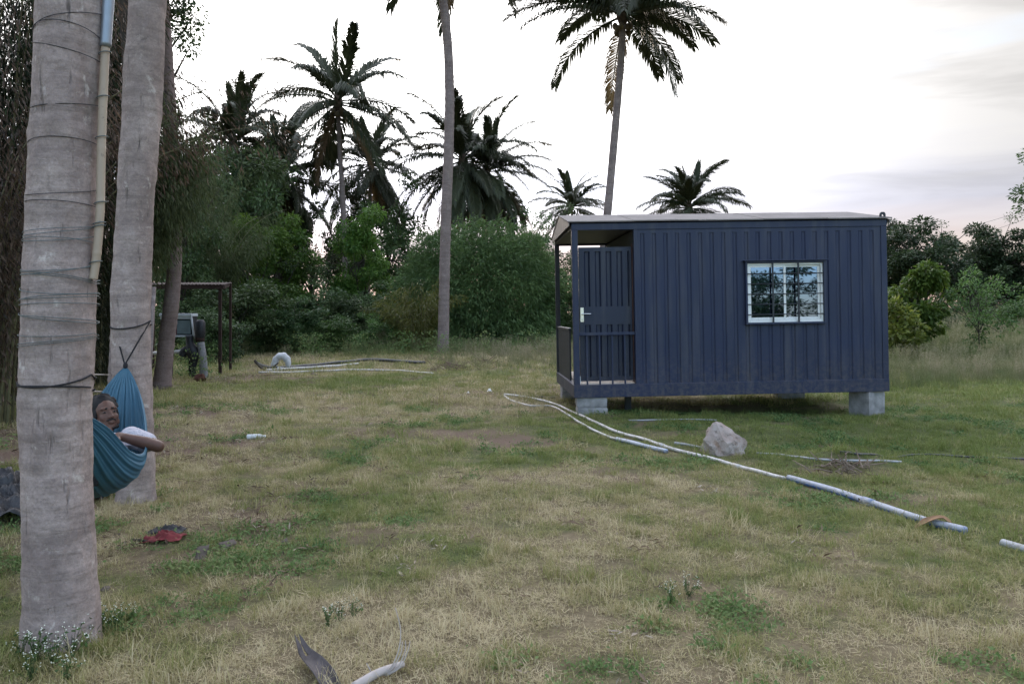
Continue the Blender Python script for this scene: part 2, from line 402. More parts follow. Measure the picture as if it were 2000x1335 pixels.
def make_tree_meshes(name, seed, h=6.0, rx=2.2, rz=2.4, trunk_h=1.8, trunk_r=0.12, clumps=26, leaves=240, leaf=0.16, clump_r=0.55, mat=None, wood=None,
                     aspect=0.5, droop=0.25, skirt=0.0, limbs=14, extra=()):
    """tapered trunk with limbs, and an uneven crown of many leaf-sized faces; the crown's centre is at h - rz"""
    rng = np.random.default_rng(seed)
    cz = h - rz
    cc = []
    while len(cc) < clumps:
        p = rng.uniform(-1, 1, 3); r = np.linalg.norm(p)
        if r > 1 or (r < 0.45 and rng.random() < 0.7): continue
        q = p * np.array([rx, rx, rz]) * (1 + 0.22 * rng.normal())
        q[2] -= skirt * abs(r) * rng.random() * rz
        cc.append(q + [0, 0, cz])
    cc = np.array(cc + [list(e) for e in extra])
    V, Q, T = [], [], []; n = 0
    for i, q in enumerate(cc):
        cr = clump_r * rng.uniform(0.55, 1.35); k = int(leaves * (cr / clump_r) ** 2 * rng.uniform(0.6, 1.2)) + 6
        d = rand_unit(rng, k) * (rng.random(k) ** 0.45)[:, None] * cr
        d[:, 2] *= 0.62
        pos = q + d
        ax = d / (np.linalg.norm(d, axis=1)[:, None] + 1e-6)
        v, f = leaf_quads(pos, leaf * rng.uniform(0.6, 1.3, k), rng, ax, aspect, droop)
        t = np.clip(rng.normal(rng.uniform(0.2, 0.75), 0.22, k), 0, 1)
        V.append(v); Q.append(f + n); T.append(t); n += len(v)
    crown = np_mesh(name + '_crown', np.vstack(V), np.vstack(Q), mat or M_LEAF_MID, np.concatenate(T))
    mb = MB()
    bend = rng.normal(size=2) * 0.12 * h * 0.3
    tp = spline([(0, 0, -0.15), (bend[0] * .4, bend[1] * .4, trunk_h * .6), (bend[0], bend[1], trunk_h), (bend[0] * .6, bend[1] * .6, cz)], 10)
    mb.tube(tp, np.linspace(trunk_r, trunk_r * 0.5, 10) * np.r_[1.3, np.ones(9)], 8)
    order = rng.permutation(len(cc))[:limbs]
    for i in list(order) + list(range(clumps, len(cc))):
        st = tp[rng.integers(5, 10)]
        e = cc[i]; midp = (st + e) / 2 + rng.normal(size=3) * 0.12 * rx; midp[2] += 0.1 * rz * rng.random()
        mb.tube(spline([st, midp, e], 7), np.linspace(trunk_r * 0.42, 0.012, 7), 5)
    o = mb.build(name + '_trunk', wood or M_WOOD, smooth=True); tr = o.data
    bpy.data.objects.remove(o)
    return tr, crown
def place_plant(name, meshes, loc, rz, sc, label, cat, group=None):
    t = tag(empty(name, loc, (0, 0, rz), sc), label, cat, group)
    link('trunk', meshes[0], t); link('crown', meshes[1], t)
    return t

def make_bamboo(name, seed, culms=60, length=(4, 6), spread=1.6, lean=0.9, leaves=320, leaf=0.2, mat=None, start=0.25, base_r=0.6, droop=0.75, down=0.0, az0=None):
    rng = np.random.default_rng(seed)
    mb = MB(); V, Q, T = [], [], []; n = 0
    for i in range(culms):
        az = rng.uniform(0, 2 * np.pi); r0 = base_r * np.sqrt(rng.random()); ln = rng.uniform(*length)
        b = np.array([r0 * np.cos(az), r0 * np.sin(az), -0.1]); az2 = az + rng.normal() * 0.5 if az0 is None else az0 + rng.normal() * 0.35
        out = np.array([np.cos(az2), np.sin(az2), 0]); le = lean * rng.uniform(0.25, 1.15)
        s = np.linspace(0, 1, 14)
        ang = np.pi / 2 - le * (s ** 1.4) * 1.75 - 0.08           # from upright to hanging
        dl = ln / 13
        pts = b + np.vstack([np.zeros(3), np.cumsum(dl * (np.cos(ang)[:-1, None] * out + np.sin(ang)[:-1, None] * np.array([0, 0, 1])), axis=0)])
        pts[:, 2] = np.maximum(pts[:, 2], 0.05 * s - 0.1)
        mb.tube(pts, np.linspace(0.028, 0.004, 14), 4, caps=False)
        k = int(leaves * rng.uniform(0.6, 1.3)); u = start + (1 - start) * rng.random(k) ** 0.75
        pi = np.clip((u * 13).astype(int), 0, 12); fr = (u * 13 - pi)[:, None]
        pos = pts[pi] * (1 - fr) + pts[pi + 1] * fr
        off = rand_unit(rng, k) * (rng.random(k) ** 0.6 * spread * 0.34)[:, None]; off[:, 2] *= 0.7; off[:, 2] -= down * rng.random(k)
        pos = pos + off; pos[:, 2] = np.maximum(pos[:, 2], 0.05)
        v, f = leaf_quads(pos, leaf * rng.uniform(0.55, 1.3, k), rng, out * 0.6 + off * 0.8, 0.17, droop, 0.5)
        V.append(v); Q.append(f + n); n += len(v); T.append(np.clip(rng.normal(rng.uniform(0.15, 0.8), 0.22, k), 0, 1))
    crown = np_mesh(name + '_leaves', np.vstack(V), np.vstack(Q), mat or M_BAMBOO, np.concatenate(T))
    o = mb.build(name + '_culms', M_CULM, smooth=True); cu = o.data; bpy.data.objects.remove(o)
    return cu, crown
def place_bamboo(meshes, loc, rz, sc, label, group=None, name='bamboo_clump'):
    t = tag(empty(name, loc, (0, 0, rz), sc), label, 'bamboo', group)
    link('culms', meshes[0], t); link('foliage', meshes[1], t)
    return t

# ------------------------------------------------------------------ coconut palms
def make_frond(name, seed, elev, curve, length=4.0, pairs=84, mat=None, hang=0.5, wid=0.058, fwd=0.0):
    """arching midrib with drooping leaflets; starts at the origin, heads to +X"""
    rng = np.random.default_rng(seed)
    n = 26; s = np.linspace(0, 1, n)
    ang = elev - curve * (0.15 * s + 0.85 * s ** 1.7)
    dl = length / (n - 1)
    side = rng.normal() * 0.12
    px = np.r_[0, np.cumsum(np.cos(ang[:-1]) * dl)]; pz = np.r_[0, np.cumsum(np.sin(ang[:-1]) * dl)]
    pts = np.stack([px, side * s ** 2 * length * 0.3, pz], 1)
    mb = MB(); mb.tube(pts, np.linspace(0.045, 0.007, n) * np.r_[1.5, 1.25, np.ones(n - 2)], 5)
    V, Fq, T = [], [], []
    for k in range(pairs):
        u = 0.13 + 0.87 * (k + 0.4 * rng.random()) / pairs
        i = min(int(u * (n - 1)), n - 2); f = u * (n - 1) - i
        p = pts[i] * (1 - f) + pts[i + 1] * f; t = pts[i + 1] - pts[i]; t = t / np.linalg.norm(t)
        up = np.cross(t, [0, 1, 0]); up = up / np.linalg.norm(up)
        if up[2] < 0 and abs(t[2]) < 0.95: up = -up
        ll = (0.30 + 0.75 * np.sin(np.pi * min(1, 0.12 + u * 0.86)) ** 0.7) * length * 0.235 * rng.uniform(0.75, 1.12)
        for sg in (-1, 1):
            if rng.random() < 0.05: continue
            d = sg * np.array([0, 1.0, 0]) * (0.85 - 0.35 * u) + t * (0.42 + 0.5 * u + fwd) + up * rng.normal(0.14, 0.10)
            d = d / np.linalg.norm(d)
            p1 = p + d * ll * 0.5; hg = hang * rng.uniform(0.6, 1.35)
            d2 = d * (1 - 0.45 * hg) + np.array([0, 0, -1.0]) * hg; d2 = d2 / np.linalg.norm(d2)
            p2 = p1 + d2 * ll * 0.5
            wv = np.cross(d, up); wv = wv / (np.linalg.norm(wv) + 1e-9) * wid * 0.5
            b = len(V) * 5
            V.append(np.array([p - wv * .5, p + wv * .5, p1 + wv, p1 - wv, p2]))
            Fq += [(b, b + 1, b + 2, b + 3), (b + 3, b + 2, b + 4)]
            tt = float(np.clip(rng.normal(0.45, 0.22), 0, 1)); T += [tt, tt]
    mb.add(np.vstack(V), Fq, T)
    o = mb.build(name, mat or M_FROND); me = o.data; bpy.data.objects.remove(o)
    return me
FROND = {}
for i, (e, cv, hg, fw_) in enumerate(((84, 0.25, 0.15, .9), (66, 0.9, 0.5, .55), (46, 1.05, 0.65, .5), (27, 1.0, 0.8, .25), (9, 0.95, 0.9, .1), (-15, 0.85, 0.95, .1), (-42, 0.6, 0.95, .2))):
    FROND[i] = [make_frond('frond_mesh', 100 + i * 7 + q, R(e + 4 * q), cv * (1 + 0.12 * q), mat=M_FROND, hang=hg, fwd=fw_) for q in range(2)]
FROND['dry'] = [make_frond('dry_frond_mesh', 300 + q, R(-55 - 12 * q), 0.45, mat=M_FROND_DRY, hang=0.9, wid=0.045) for q in range(2)]
nut_mb = MB()
_r = np.random.default_rng(4)
def ellipsoid(mb, c, r, nu=10, nv=7, M=None, tint=0.5):
    v = [(0, 0, 1)] + [(math.sin(math.pi * j / nv) * math.cos(2 * math.pi * i / nu), math.sin(math.pi * j / nv) * math.sin(2 * math.pi * i / nu), math.cos(math.pi * j / nv))
                       for j in range(1, nv) for i in range(nu)] + [(0, 0, -1)]
    v = np.array(v) * np.asarray(r, float)
    if M is not None: v = np.array([M @ Vector(p) for p in v])
    v = v + np.asarray(tuple(c), float)
    f = [(0, 1 + i, 1 + (i + 1) % nu) for i in range(nu)]
    for j in range(nv - 2):
        a = 1 + j * nu; f += [(a + i, a + nu + i, a + nu + (i + 1) % nu, a + (i + 1) % nu) for i in range(nu)]
    l = 1 + (nv - 1) * nu; a = 1 + (nv - 2) * nu; f += [(a + i, l, a + (i + 1) % nu) for i in range(nu)]
    mb.add(v, f, tint)
for k in range(9):
    a = k * 2.4; ellipsoid(nut_mb, (0.26 * math.cos(a), 0.26 * math.sin(a), -0.28 - 0.22 * _r.random()), (0.10, 0.10, 0.13))
M_NUT = simple('coconut_husk', (0.10, 0.075, 0.04), 0.6, 0.4, 4)
_o = nut_mb.build('coconuts_mesh', M_NUT, smooth=True); NUTS = _o.data; bpy.data.objects.remove(_o)
M_CROWN = simple('palm_heart_fibre', (0.07, 0.05, 0.035), 0.9, 0.4, 12)

def trunk_mesh(name, path, radii, mat, nseg=20, n=110, ring=0.10, amp=0.025, seed=0, flare=0.35, fine=False):
    """ringed palm trunk along a path of world points"""
    pts = spline(path, n); rr = spline([(r, 0, 0) for r in radii], n)[:, 0]
    L = np.r_[0, np.cumsum(np.linalg.norm(np.diff(pts, axis=0), axis=1))]
    rng = np.random.default_rng(seed)
    ph = L / ring + 0.35 * np.sin(L * 3.1 + seed) ; fr = ph - np.floor(ph)
    rr = rr * (1 + amp * (0.5 - fr) + amp * 1.1 * np.exp(-((fr - 0.04) / 0.06) ** 2))
    rr = rr * (1 + flare * np.exp(-L / 0.22))
    v, f = tube_np(pts, rr, nseg)
    if fine:
        a = np.tile(np.linspace(0, 2 * np.pi, nseg, endpoint=False), n); l = np.repeat(L, nseg)
        k = (fbm(np.cos(a) * 1.3 + 7 + np.sin(a) * 0.6, l * 2.2 + np.sin(a) * 1.3, seed + 3, 4) - 0.5) * 0.036 + (fbm(a * 5.5, l * 14, seed + 8, 3) - 0.5) * 0.010
        k += (fbm(np.cos(a) * .8 + 3, l / ring * 1.0 + np.sin(a) * .8, seed + 15, 2) - 0.5) * 0.010
        base = np.repeat(pts, nseg, axis=0); d = v - base; d /= np.linalg.norm(d, axis=1)[:, None]; v = v + d * k[:, None]
    mb = MB(); mb.add(v, f)
    return mb.build('trunk', mat, smooth=True), pts
def palm(label, path, radii, scale=1.0, fronds=26, seed=0, mat=None, low=0.35, dead=3, group=None, nuts=True, levels=None, young=3, **kw):
    rng = np.random.default_rng(seed)
    base = Vector(path[0]); t = tag(empty('coconut_palm', base), label, 'palm tree', group)
    o, pts = trunk_mesh('trunk', [Vector(p) - base for p in path], radii, mat or M_BARK, seed=seed, **kw)
    o.parent = t
    top = Vector(pts[-1])
    mb = MB(); ellipsoid(mb, (0, 0, 0.1 * scale), (0.20 * scale, 0.20 * scale, 0.45 * scale))
    h = mb.build('crown_shaft', M_CROWN, t, smooth=True); h.location = top
    if nuts: link('coconut_bunch', NUTS, t, top, (0, 0, rng.random() * 6), scale)
    for k in range(fronds):
        q = k / (fronds - 1)
        lv = 0 if k < young else min(6, int(1 + (q - young / fronds) / (1 - young / fronds) * (5.2 + low * 2)))
        if levels: lv = levels[k % len(levels)]
        f = FROND[lv][rng.integers(2)]
        az = k * 2.399 + rng.normal() * 0.22
        link('frond', f, t, top + Vector((0, 0, 0.22 * scale * (1 - q))), (rng.normal() * 0.16, rng.normal() * 0.10, az), scale * rng.uniform(0.85, 1.1) * (0.72 if lv == 0 else 1))
    for k in range(dead):
        link('dry_frond', FROND['dry'][k % 2], t, top + Vector((0, 0, -0.15 * scale)), (rng.normal() * 0.1, 0, rng.random() * 6.28), scale * rng.uniform(0.7, 0.9))
    return t
def px_path(rows, d):
    return [P(x, y, d) for x, y in rows]
def onto_ground(p, sink=0.08): return Vector((p.x, p.y, tz(p.x, p.y) - sink))

# the trunk in front, with the pole and the wires tied to it
DA = 3.62
A_rows = [(121, 1262, 146), (121, 1240, 139), (119.5, 1180, 133), (116, 1100, 129), (112.5, 1000, 127), (110, 900, 126), (110.5, 800, 127), (114, 700, 129), (117.5, 600, 129),
          (122, 450, 124), (128, 300, 120), (135.5, 150, 119), (142.5, 0, 121), (155, -400, 118), (180, -1000, 110), (230, -2000, 100), (300, -3100, 88)]
pa = [P(x, y, DA) for x, y, w in A_rows]
palm('thick grey palm trunk nearest the camera, wound with wire', pa, [w / 2 * DA / F for x, y, w in A_rows], 1.0, 24, 3, M_BARK_NEAR, nseg=72, n=520, ring=0.105, amp=0.005, flare=0.0, fine=True)
DB = 6.3
B_rows = [(264, 985, 74), (265, 960, 68), (265, 900, 67), (262, 800, 69), (257, 700, 70), (256.5, 600, 69), (257.5, 500, 69), (264, 400, 68), (270.5, 300, 69), (277.5, 200, 69), (283, 100, 70), (288, 0, 68),
          (300, -300, 64), (330, -900, 58), (370, -1500, 50)]
pb = [P(x, y, DB) for x, y, w in B_rows]
palm('leaning grey palm trunk that the blue hammock hangs from', pb, [w / 2 * DB / F for x, y, w in B_rows], 1.0, 24, 5, M_BARK_NEAR, nseg=48, n=360, ring=0.11, amp=0.005, flare=0.05, fine=True)
DC = 16.0
pc = [P(x, y, DC) for x, y in ((314, 770), (317, 745), (326, 660), (336, 580), (341, 500), (341, 420), (337, 320), (330, 200), (324, 100), (318, 0), (305, -300), (300, -600))]
palm('slim reddish palm trunk curving up in front of the rusty shelter', pc, [.17, .165, .155, .15, .14, .14, .14, .135, .13, .13, .12, .11], 0.95, 24, 7, M_BARK_RED, nseg=24, n=200, ring=0.12, amp=0.05)
pd = [P(x, y, 12.0) for x, y in ((264, 812), (264, 700), (262, 400), (258, 150), (248, 0), (228, -250), (200, -600))]
palm('dark palm trunk leaning in the shade behind the grey trunks', pd, [.16, .15, .14, .135, .13, .12, .11], 1.0, 20, 8, M_WOOD, n=120, ring=0.12, amp=0.04)
pe = [P(x, y, 7.4) for x, y in ((246, 930), (245, 850), (247, 740), (252, 620), (258, 500), (268, 350), (278, 150), (284, 0), (300, -400), (330, -1000))]
palm('pale palm trunk close behind the trunk that carries the hammock', pe, [.165, .16, .155, .15, .15, .145, .14, .14, .13, .11], 1.0, 22, 9, M_BARK, nseg=28, n=200, ring=0.11, amp=0.03)
# middle trunk whose crown is above the picture
DM = 26.0
pm = [P(x, y, DM) for x, y in ((865.5, 700), (865.5, 680), (867, 600), (869, 500), (872, 400), (876, 300), (878, 200), (876, 110), (870, 40), (865, 0), (856, -80), (846, -178))]
pm[0] = onto_ground(pm[0])
palm('tall slender palm trunk standing alone before the rounded bush', pm, [.20, .19, .18, .172, .17, .165, .155, .15, .145, .14, .13, .12], 1.02, 26, 12, M_BARK, nseg=24, n=220, ring=0.14, amp=0.05, low=0.6, flare=0.15)
# palms of the background
def far_palm(label, px, py, d, scale, seed, lean=0, r=0.15, rows=None, group=None, **kw):
    top = P(px, py, d)
    if rows: path = [P(x, y, d) for x, y in rows] + [top]
    else: path = [P(px + lean, 600, d), P(px + lean * .8, 0.65 * 600 + 0.35 * py, d), P(px + lean * .3, 0.3 * 600 + 0.7 * py, d), top]
    b = path[0]; path.insert(0, Vector((b.x + (b.x - path[1].x) * .2, d, tz(b.x, d) - 0.1)))
    return palm(label, path, list(np.linspace(r * 1.15, r * 0.75, len(path))), scale, seed=seed, n=60, nseg=12, ring=0.3, amp=0.05, group=group, **kw)
far_palm('tall palm with a full round crown and spear leaf, left of the middle trunk', 660, 204, 42, 1.24, 21, rows=[(676, 600), (670, 400), (664, 300)], fronds=23, levels=[0, 1, 2, 1, 2, 3, 2, 3, 4, 3, 4, 3, 4, 5, 4, 5, 4, 5, 6, 5, 6, 5, 6], dead=2)
far_palm('tallest palm, leaning, rising from behind the blue cabin', 1216, 34, 30, 1.10, 35, rows=[(1168, 640), (1178, 500), (1190, 380), (1206, 200), (1214, 100)], r=.16, fronds=27, levels=[2, 3, 4, 3, 4, 3, 2, 4, 5, 3, 4, 3, 4, 6], dead=1)
far_palm('dense palm with a spear leaf above the left thicket', 455, 285, 38, 1.02, 23, 10, fronds=34, low=0.9)
far_palm('dark drooping palm lower right of the spear-leaf palm', 548, 352, 44, 1.15, 24, -5, fronds=36, low=1.3, dead=6)
far_palm('palm half hidden behind and below the full round crown', 724, 325, 50, 1.12, 25, -6, fronds=34, low=1.0)
far_palm('palm with a dark heavy skirt right behind the middle trunk', 903, 318, 45, 1.16, 26, 5, fronds=40, low=1.3, dead=8)
far_palm('palm with a dark heavy skirt and yellowing low fronds above the bush', 950, 338, 46, 1.08, 27, -8, fronds=40, low=1.3, dead=8)
far_palm('smallest far palm at the left end of the cabin roof', 1117, 406, 78, 1.08, 28, 0, fronds=32, low=0.0, dead=0)
far_palm('far bushy palm over the middle of the cabin roof', 1346, 408, 55, 1.08, 29, 0, fronds=36, low=0.0, dead=0)

# ------------------------------------------------------------------ trees, bushes and bamboo
def gloc(px, d): return Vector((X_at(px, d), d, tz(X_at(px, d), d) - 0.05))
T_DENSE = [make_tree_meshes('dense_tree', 40 + i, 6, 2.4, 2.3, 1.6, 0.14, 40, 330, 0.17, 0.62, M_LEAF_DARK) for i in range(3)]
T_FAR = [make_tree_meshes('far_tree', 45 + i, 6, 2.5, 2.5, 1.4, 0.14, 46, 380, 0.19, 0.62, M_LEAF_FAR, skirt=0.2) for i in range(3)]
T_OPEN = [make_tree_meshes('open_tree', 50 + i, 6, 2.0, 2.4, 1.8, 0.09, 26, 130, 0.14, 0.5, M_LEAF_DARK, limbs=24) for i in range(2)]
T_VINE = [make_tree_meshes('vine_tree', 60 + i, 6, 1.6, 2.7, 1.2, 0.10, 44, 260, 0.17, 0.48, M_LEAF_BRIGHT, skirt=0.4, droop=0.5) for i in range(2)]
T_SHRUB = [make_tree_meshes('dense_shrub', 70 + i, 3, 1.6, 1.5, 0.5, 0.05, 40, 300, 0.14, 0.48, M_LEAF_DARK, skirt=0.3) for i in range(3)]
T_SHRUBM = [make_tree_meshes('green_shrub', 80 + i, 3, 1.5, 1.5, 0.5, 0.05, 36, 260, 0.15, 0.45, M_LEAF_MID, skirt=0.3) for i in range(2)]
def tree(kind, i, px, py_top, d, label, cat='tree', wide=1.0, base_h=6.0, rz=None, name='broadleaf_tree', group=None):
    p = gloc(px, d); h = Z_at(py_top, d) - p.z; s = h / base_h
    return place_plant(name, kind[i % len(kind)], p, rz if rz is not None else (px * 0.37 + d) % 6.28, (s * wide, s * wide, s), label, cat, group)
L = [
 (T_DENSE, 1, 395, 255, 33, 'dense olive tree between the curved trunk and the spear-leaf palm', 0.62),
 (T_DENSE, 0, 470, 290, 36, 'dense dark tree under the spear-leaf palm', 0.75),
 (T_DENSE, 2, 350, 345, 26, 'dark bushy tree behind the curved reddish trunk', 0.6),
 (T_VINE, 0, 470, 395, 30, 'vine-covered tree above the right posts of the shelter', 0.85),
 (T_VINE, 1, 545, 385, 33, 'bright green creeper-covered tree below the drooping palm', 0.9),
 (T_OPEN, 0, 610, 440, 34, 'sparse tree with the glow of the sky behind its branches', 0.9),
 (T_VINE, 0, 705, 385, 35, 'bright green vine-covered tree below the full round palm', 0.8),
 (T_FAR, 0, 575, 350, 47, 'dark tree mass below the drooping palm, in front of the glow', 0.55),
 (T_FAR, 1, 515, 300, 45, 'dark tree filling in between the two left palms', 0.6),
 (T_FAR, 2, 690, 372, 48, 'dark tree below the crown of the full round palm', 0.6),
 (T_FAR, 0, 405, 300, 40, 'dark tree behind the olive bamboo over the shelter', 0.6),
 (T_DENSE, 1, 760, 375, 44, 'dark tree behind the vines, left of the middle trunk', 0.8),
 (T_OPEN, 1, 790, 470, 37, 'thin dark tree at the left shoulder of the rounded bush', 0.8),
 (T_DENSE, 2, 1035, 425, 40, 'dark tree behind the right shoulder of the rounded bush', 0.7),
 (T_OPEN, 0, 1085, 415, 42, 'open tree at the far corner of the cabin porch', 0.75),
 (T_DENSE, 0, 1190, 500, 40, 'tree seen through the top of the porch', 0.9),
 (T_FAR, 1, 1795, 428, 46, 'dark spreading tree at the right end of the cabin', 1.05),
 (T_OPEN, 1, 1850, 428, 50, 'thin-topped tree in the gap of the right treeline', 0.9),
 (T_FAR, 2, 1912, 448, 47, 'low dark tree behind the thin sapling', 1.0),
 (T_FAR, 0, 1985, 436, 45, 'broad dark tree at the right end of the treeline', 1.1),
 (T_OPEN, 0, 1935, 440, 52, 'tree with a feathery top behind the right treeline', 1.0),
 (T_FAR, 1, 2090, 445, 44, 'tree at the far right edge of the treeline', 1.1),
 (T_FAR, 2, 1735, 440, 50, 'dark tree touching the right corner of the cabin', 0.9),
]
for kind, i, px, py, d, lab, wide in L: tree(kind, i, px, py, d, lab, 'tree', wide)
S = [
 (T_SHRUB, 0, 375, 560, 25, 'dark shrub behind the pump under the shelter', 1.0), (T_SHRUB, 1, 470, 545, 26, 'dark shrub beyond the two shelter posts', 1.1),
 (T_SHRUBM, 0, 520, 560, 30, 'blue-green shrub between the shelter and the white bag', 1.2), (T_SHRUB, 2, 575, 590, 27, 'low dark shrub behind the white bag', 1.2),
 (T_SHRUB, 0, 620, 560, 31, 'dark shrub under the glowing gap in the trees', 1.3), (T_SHRUBM, 1, 650, 605, 27, 'leafy green shrub behind the black pipes', 1.2),
 (T_SHRUB, 1, 690, 575, 30, 'dark shrub below the vine-covered tree', 1.2), (T_SHRUBM, 0, 725, 615, 27, 'small green shrub left of the yellowish bamboo', 1.2),
 (T_SHRUB, 2, 755, 560, 32, 'dark shrub left of the rounded bush', 1.1), (T_SHRUB, 0, 1105, 540, 31, 'dark shrub at the right foot of the rounded bush', 1.1),
 (T_SHRUB, 1, 420, 600, 23, 'low shrub close behind the shelter roof', 1.0), (T_SHRUB, 2, 1160, 600, 33, 'dark shrub behind the open porch', 1.4),
 (T_SHRUB, 0, 1840, 590, 36, 'dull brownish shrub between the bright bush and the sapling', 1.0), (T_SHRUBM, 1, 1985, 575, 34, 'green shrub right of the thin sapling', 1.1),
 (T_SHRUB, 1, 1740, 560, 38, 'dark shrub behind the bright bush', 1.2), (T_SHRUB, 2, 1915, 575, 40, 'dark shrub behind the sapling stem', 1.3), (T_SHRUB, 0, 2060, 585, 36, 'dark shrub at the right edge of the field', 1.2),
]
for kind, i, px, py, d, lab, wide in S: tree(kind, i, px, py, d, lab, 'shrub', wide, 3.0, name='shrub')
T_BUSH = make_tree_meshes('bright_bush', 91, 4, 1.3, 1.9, 0.5, 0.05, 34, 230, 0.24, 0.44, M_LEAF_BRIGHT, skirt=0.25, droop=0.6, aspect=0.55)
tree([T_BUSH], 0, 1785, 508, 26, 'bright green bush with big drooping leaves by the cabin', 'bush', 0.85, 4.0, 1.0, 'leafy_bush')
T_YEL = make_tree_meshes('yellow_bush', 92, 2, 0.7, 0.95, 0.3, 0.03, 18, 120, 0.18, 0.28, M_LEAF_YELLOW, skirt=0.2)
tree([T_YEL], 0, 1762, 585, 23, 'small yellowish bush in front of the bright green bush', 'bush', 0.95, 2.0, 0.4, 'leafy_bush')
T_SAP = make_tree_meshes('sapling', 93, 4, 1.35, 1.55, 1.2, 0.03, 34, 100, 0.13, 0.42, M_LEAF_MID, limbs=30, droop=0.1)
tree([T_SAP], 0, 1913, 512, 24, 'thin sapling with an airy crown in the tall grass', 'tree', 0.85, 4.0, 2.0, 'sapling')
# hanging leafy branches of trees that stand to the sides of the picture
T_HANG = make_tree_meshes('overhanging_tree', 94, 12, 1.2, 1.6, 6, 0.14, 22, 240, 0.10, 0.40, M_LEAF_DARK, limbs=12, droop=0.6,
                          extra=[(1.66, 0, 7.75), (1.72, .1, 8.05), (1.60, 0, 8.35), (1.68, .1, 8.6), (1.78, 0, 7.45), (1.5, 0, 8.9), (1.9, 0, 8.2), (1.55, 0, 9.3)])
place_plant('broadleaf_tree', T_HANG, gloc(212, 17.5), 0.0, 1.0, 'tall tree whose leafy branch hangs beside the palm trunks', 'tree')
T_EDGE = make_tree_meshes('edge_tree', 95, 6.6, 1.3, 1.1, 3.4, 0.10, 18, 170, 0.13, 0.36, M_LEAF_DARK, limbs=14)
place_plant('broadleaf_tree', T_EDGE, gloc(2078, 24), 0.6, 1.0, 'tree reaching in with one leafy branch above the power cables', 'tree')

def make_dome(name, seed, rx, rz, n, leaf, mat):
    rng = np.random.default_rng(seed)
    az = rng.random(n) * 2 * np.pi; el = np.arcsin(np.clip(rng.random(n) ** 0.9 * 1.02 - .02, -.05, 1))
    lump = 0.80 + 0.42 * fbm(az * 1.9 + 5, el * 4.2, seed, 4) * np.cos(el * .5)
    r = lump * np.where(rng.random(n) < .2, rng.uniform(.35, .8, n), 1 - 0.24 * rng.random(n) ** 1.8) * (1 + .05 * rng.normal(size=n) * (rng.random(n) < .12))
    ce = np.sign(np.cos(el)) * np.abs(np.cos(el)) ** .75
    pos = np.stack([rx * r * ce * np.cos(az), rx * r * ce * np.sin(az), np.maximum(rz * r * np.sin(el), .06)], 1)
    out = pos / np.linalg.norm(pos, axis=1)[:, None]
    v, f = leaf_quads(pos, leaf * rng.uniform(.55, 1.3, n), rng, out * .7, 0.2, .75, .4)
    t = np.clip(fbm(az * 6, el * 9, seed + 4, 3) * 1.2 - .1 + rng.normal(0, .2, n), 0, 1)
    crown = np_mesh(name + '_leaves', v, f, mat, t); mb = MB()
    for i in range(46):
        a = rng.random() * 6.28; e = rng.uniform(.5, 1.45); tip = np.array([rx * .93 * math.cos(e) * math.cos(a), rx * .93 * math.cos(e) * math.sin(a), rz * .95 * math.sin(e)])
        b = np.array([.5 * math.cos(a), .5 * math.sin(a), -.1]); mb.tube(spline([b, b * .4 + tip * .55 + [0, 0, rz * .22], tip], 9), np.linspace(.03, .006, 9), 4, caps=False)
    o = mb.build(name + '_culms', M_CULM, smooth=True); cu = o.data; bpy.data.objects.remove(o)
    return cu, crown
B_BIG = make_dome('round_bush', 201, 3.45, 4.75, 90000, 0.20, M_BAMBOO)
place_bamboo(B_BIG, gloc(935, 31), 0.0, (1.0, 0.8, 1.0), 'big rounded feathery bamboo bush right of the middle trunk')
B_YEL = make_bamboo('yellow_bamboo', 202, 30, (2.0, 3.4), 1.2, 0.9, 260, 0.22, M_BAMBOO_YEL, 0.1, 0.5, 0.7)
place_bamboo(B_YEL, gloc(812, 27), 0.0, 0.8, 'yellow-green bamboo at the left foot of the rounded bush')
B_TALL = [make_bamboo('tall_bamboo', 203 + i, 60, (7, 10.5), 2.6, 0.36, 1100, 0.15, M_BAMBOO_DARK, 0.08, 1.0, 0.9, 0.5) for i in range(2)]
place_bamboo(B_TALL[0], gloc(175, 16.5), 0.3, (0.55, 0.55, 1.0), 'tall dark bamboo thicket behind the grey palm trunks')
place_bamboo(B_TALL[1], gloc(60, 15.0), 1.3, (0.75, 0.75, 1.05), 'tall dark bamboo thicket behind the nearest trunk')
B_DRY = make_bamboo('dry_bamboo', 207, 50, (5, 8), 2.0, 0.8, 800, 0.13, M_BAMBOO_BROWN, 0.15, 0.8, 0.9, 0.4)
place_bamboo(B_DRY, gloc(-75, 10.5), 0.0, 0.9, 'brown withered bamboo at the left edge of the picture')
place_bamboo(B_TALL[0], gloc(-60, 13.5), 2.2, (1, 1, 1.05), 'green bamboo behind the withered brown bamboo')
B_MID = make_bamboo('mid_bamboo', 208, 44, (4, 7.0), 1.8, 0.85, 800, 0.16, M_BAMBOO_OLIVE, 0.2, 0.6, 0.9, 0.5)
B_OVER = make_bamboo('over_bamboo', 209, 26, (5.0, 6.6), 1.7, 0.72, 1000, 0.15, M_BAMBOO_OLIVE, 0.55, 0.4, 0.9, 0.7, az0=0.0)
place_bamboo(B_OVER, gloc(232, 14.8), 0.0, (0.62, 0.62, 0.98), 'drooping olive bamboo hanging before the curved reddish trunk')
place_bamboo(B_MID, gloc(395, 28), 2.0, (0.75, 0.75, 1.1), 'olive bamboo rising above the rusty shelter')

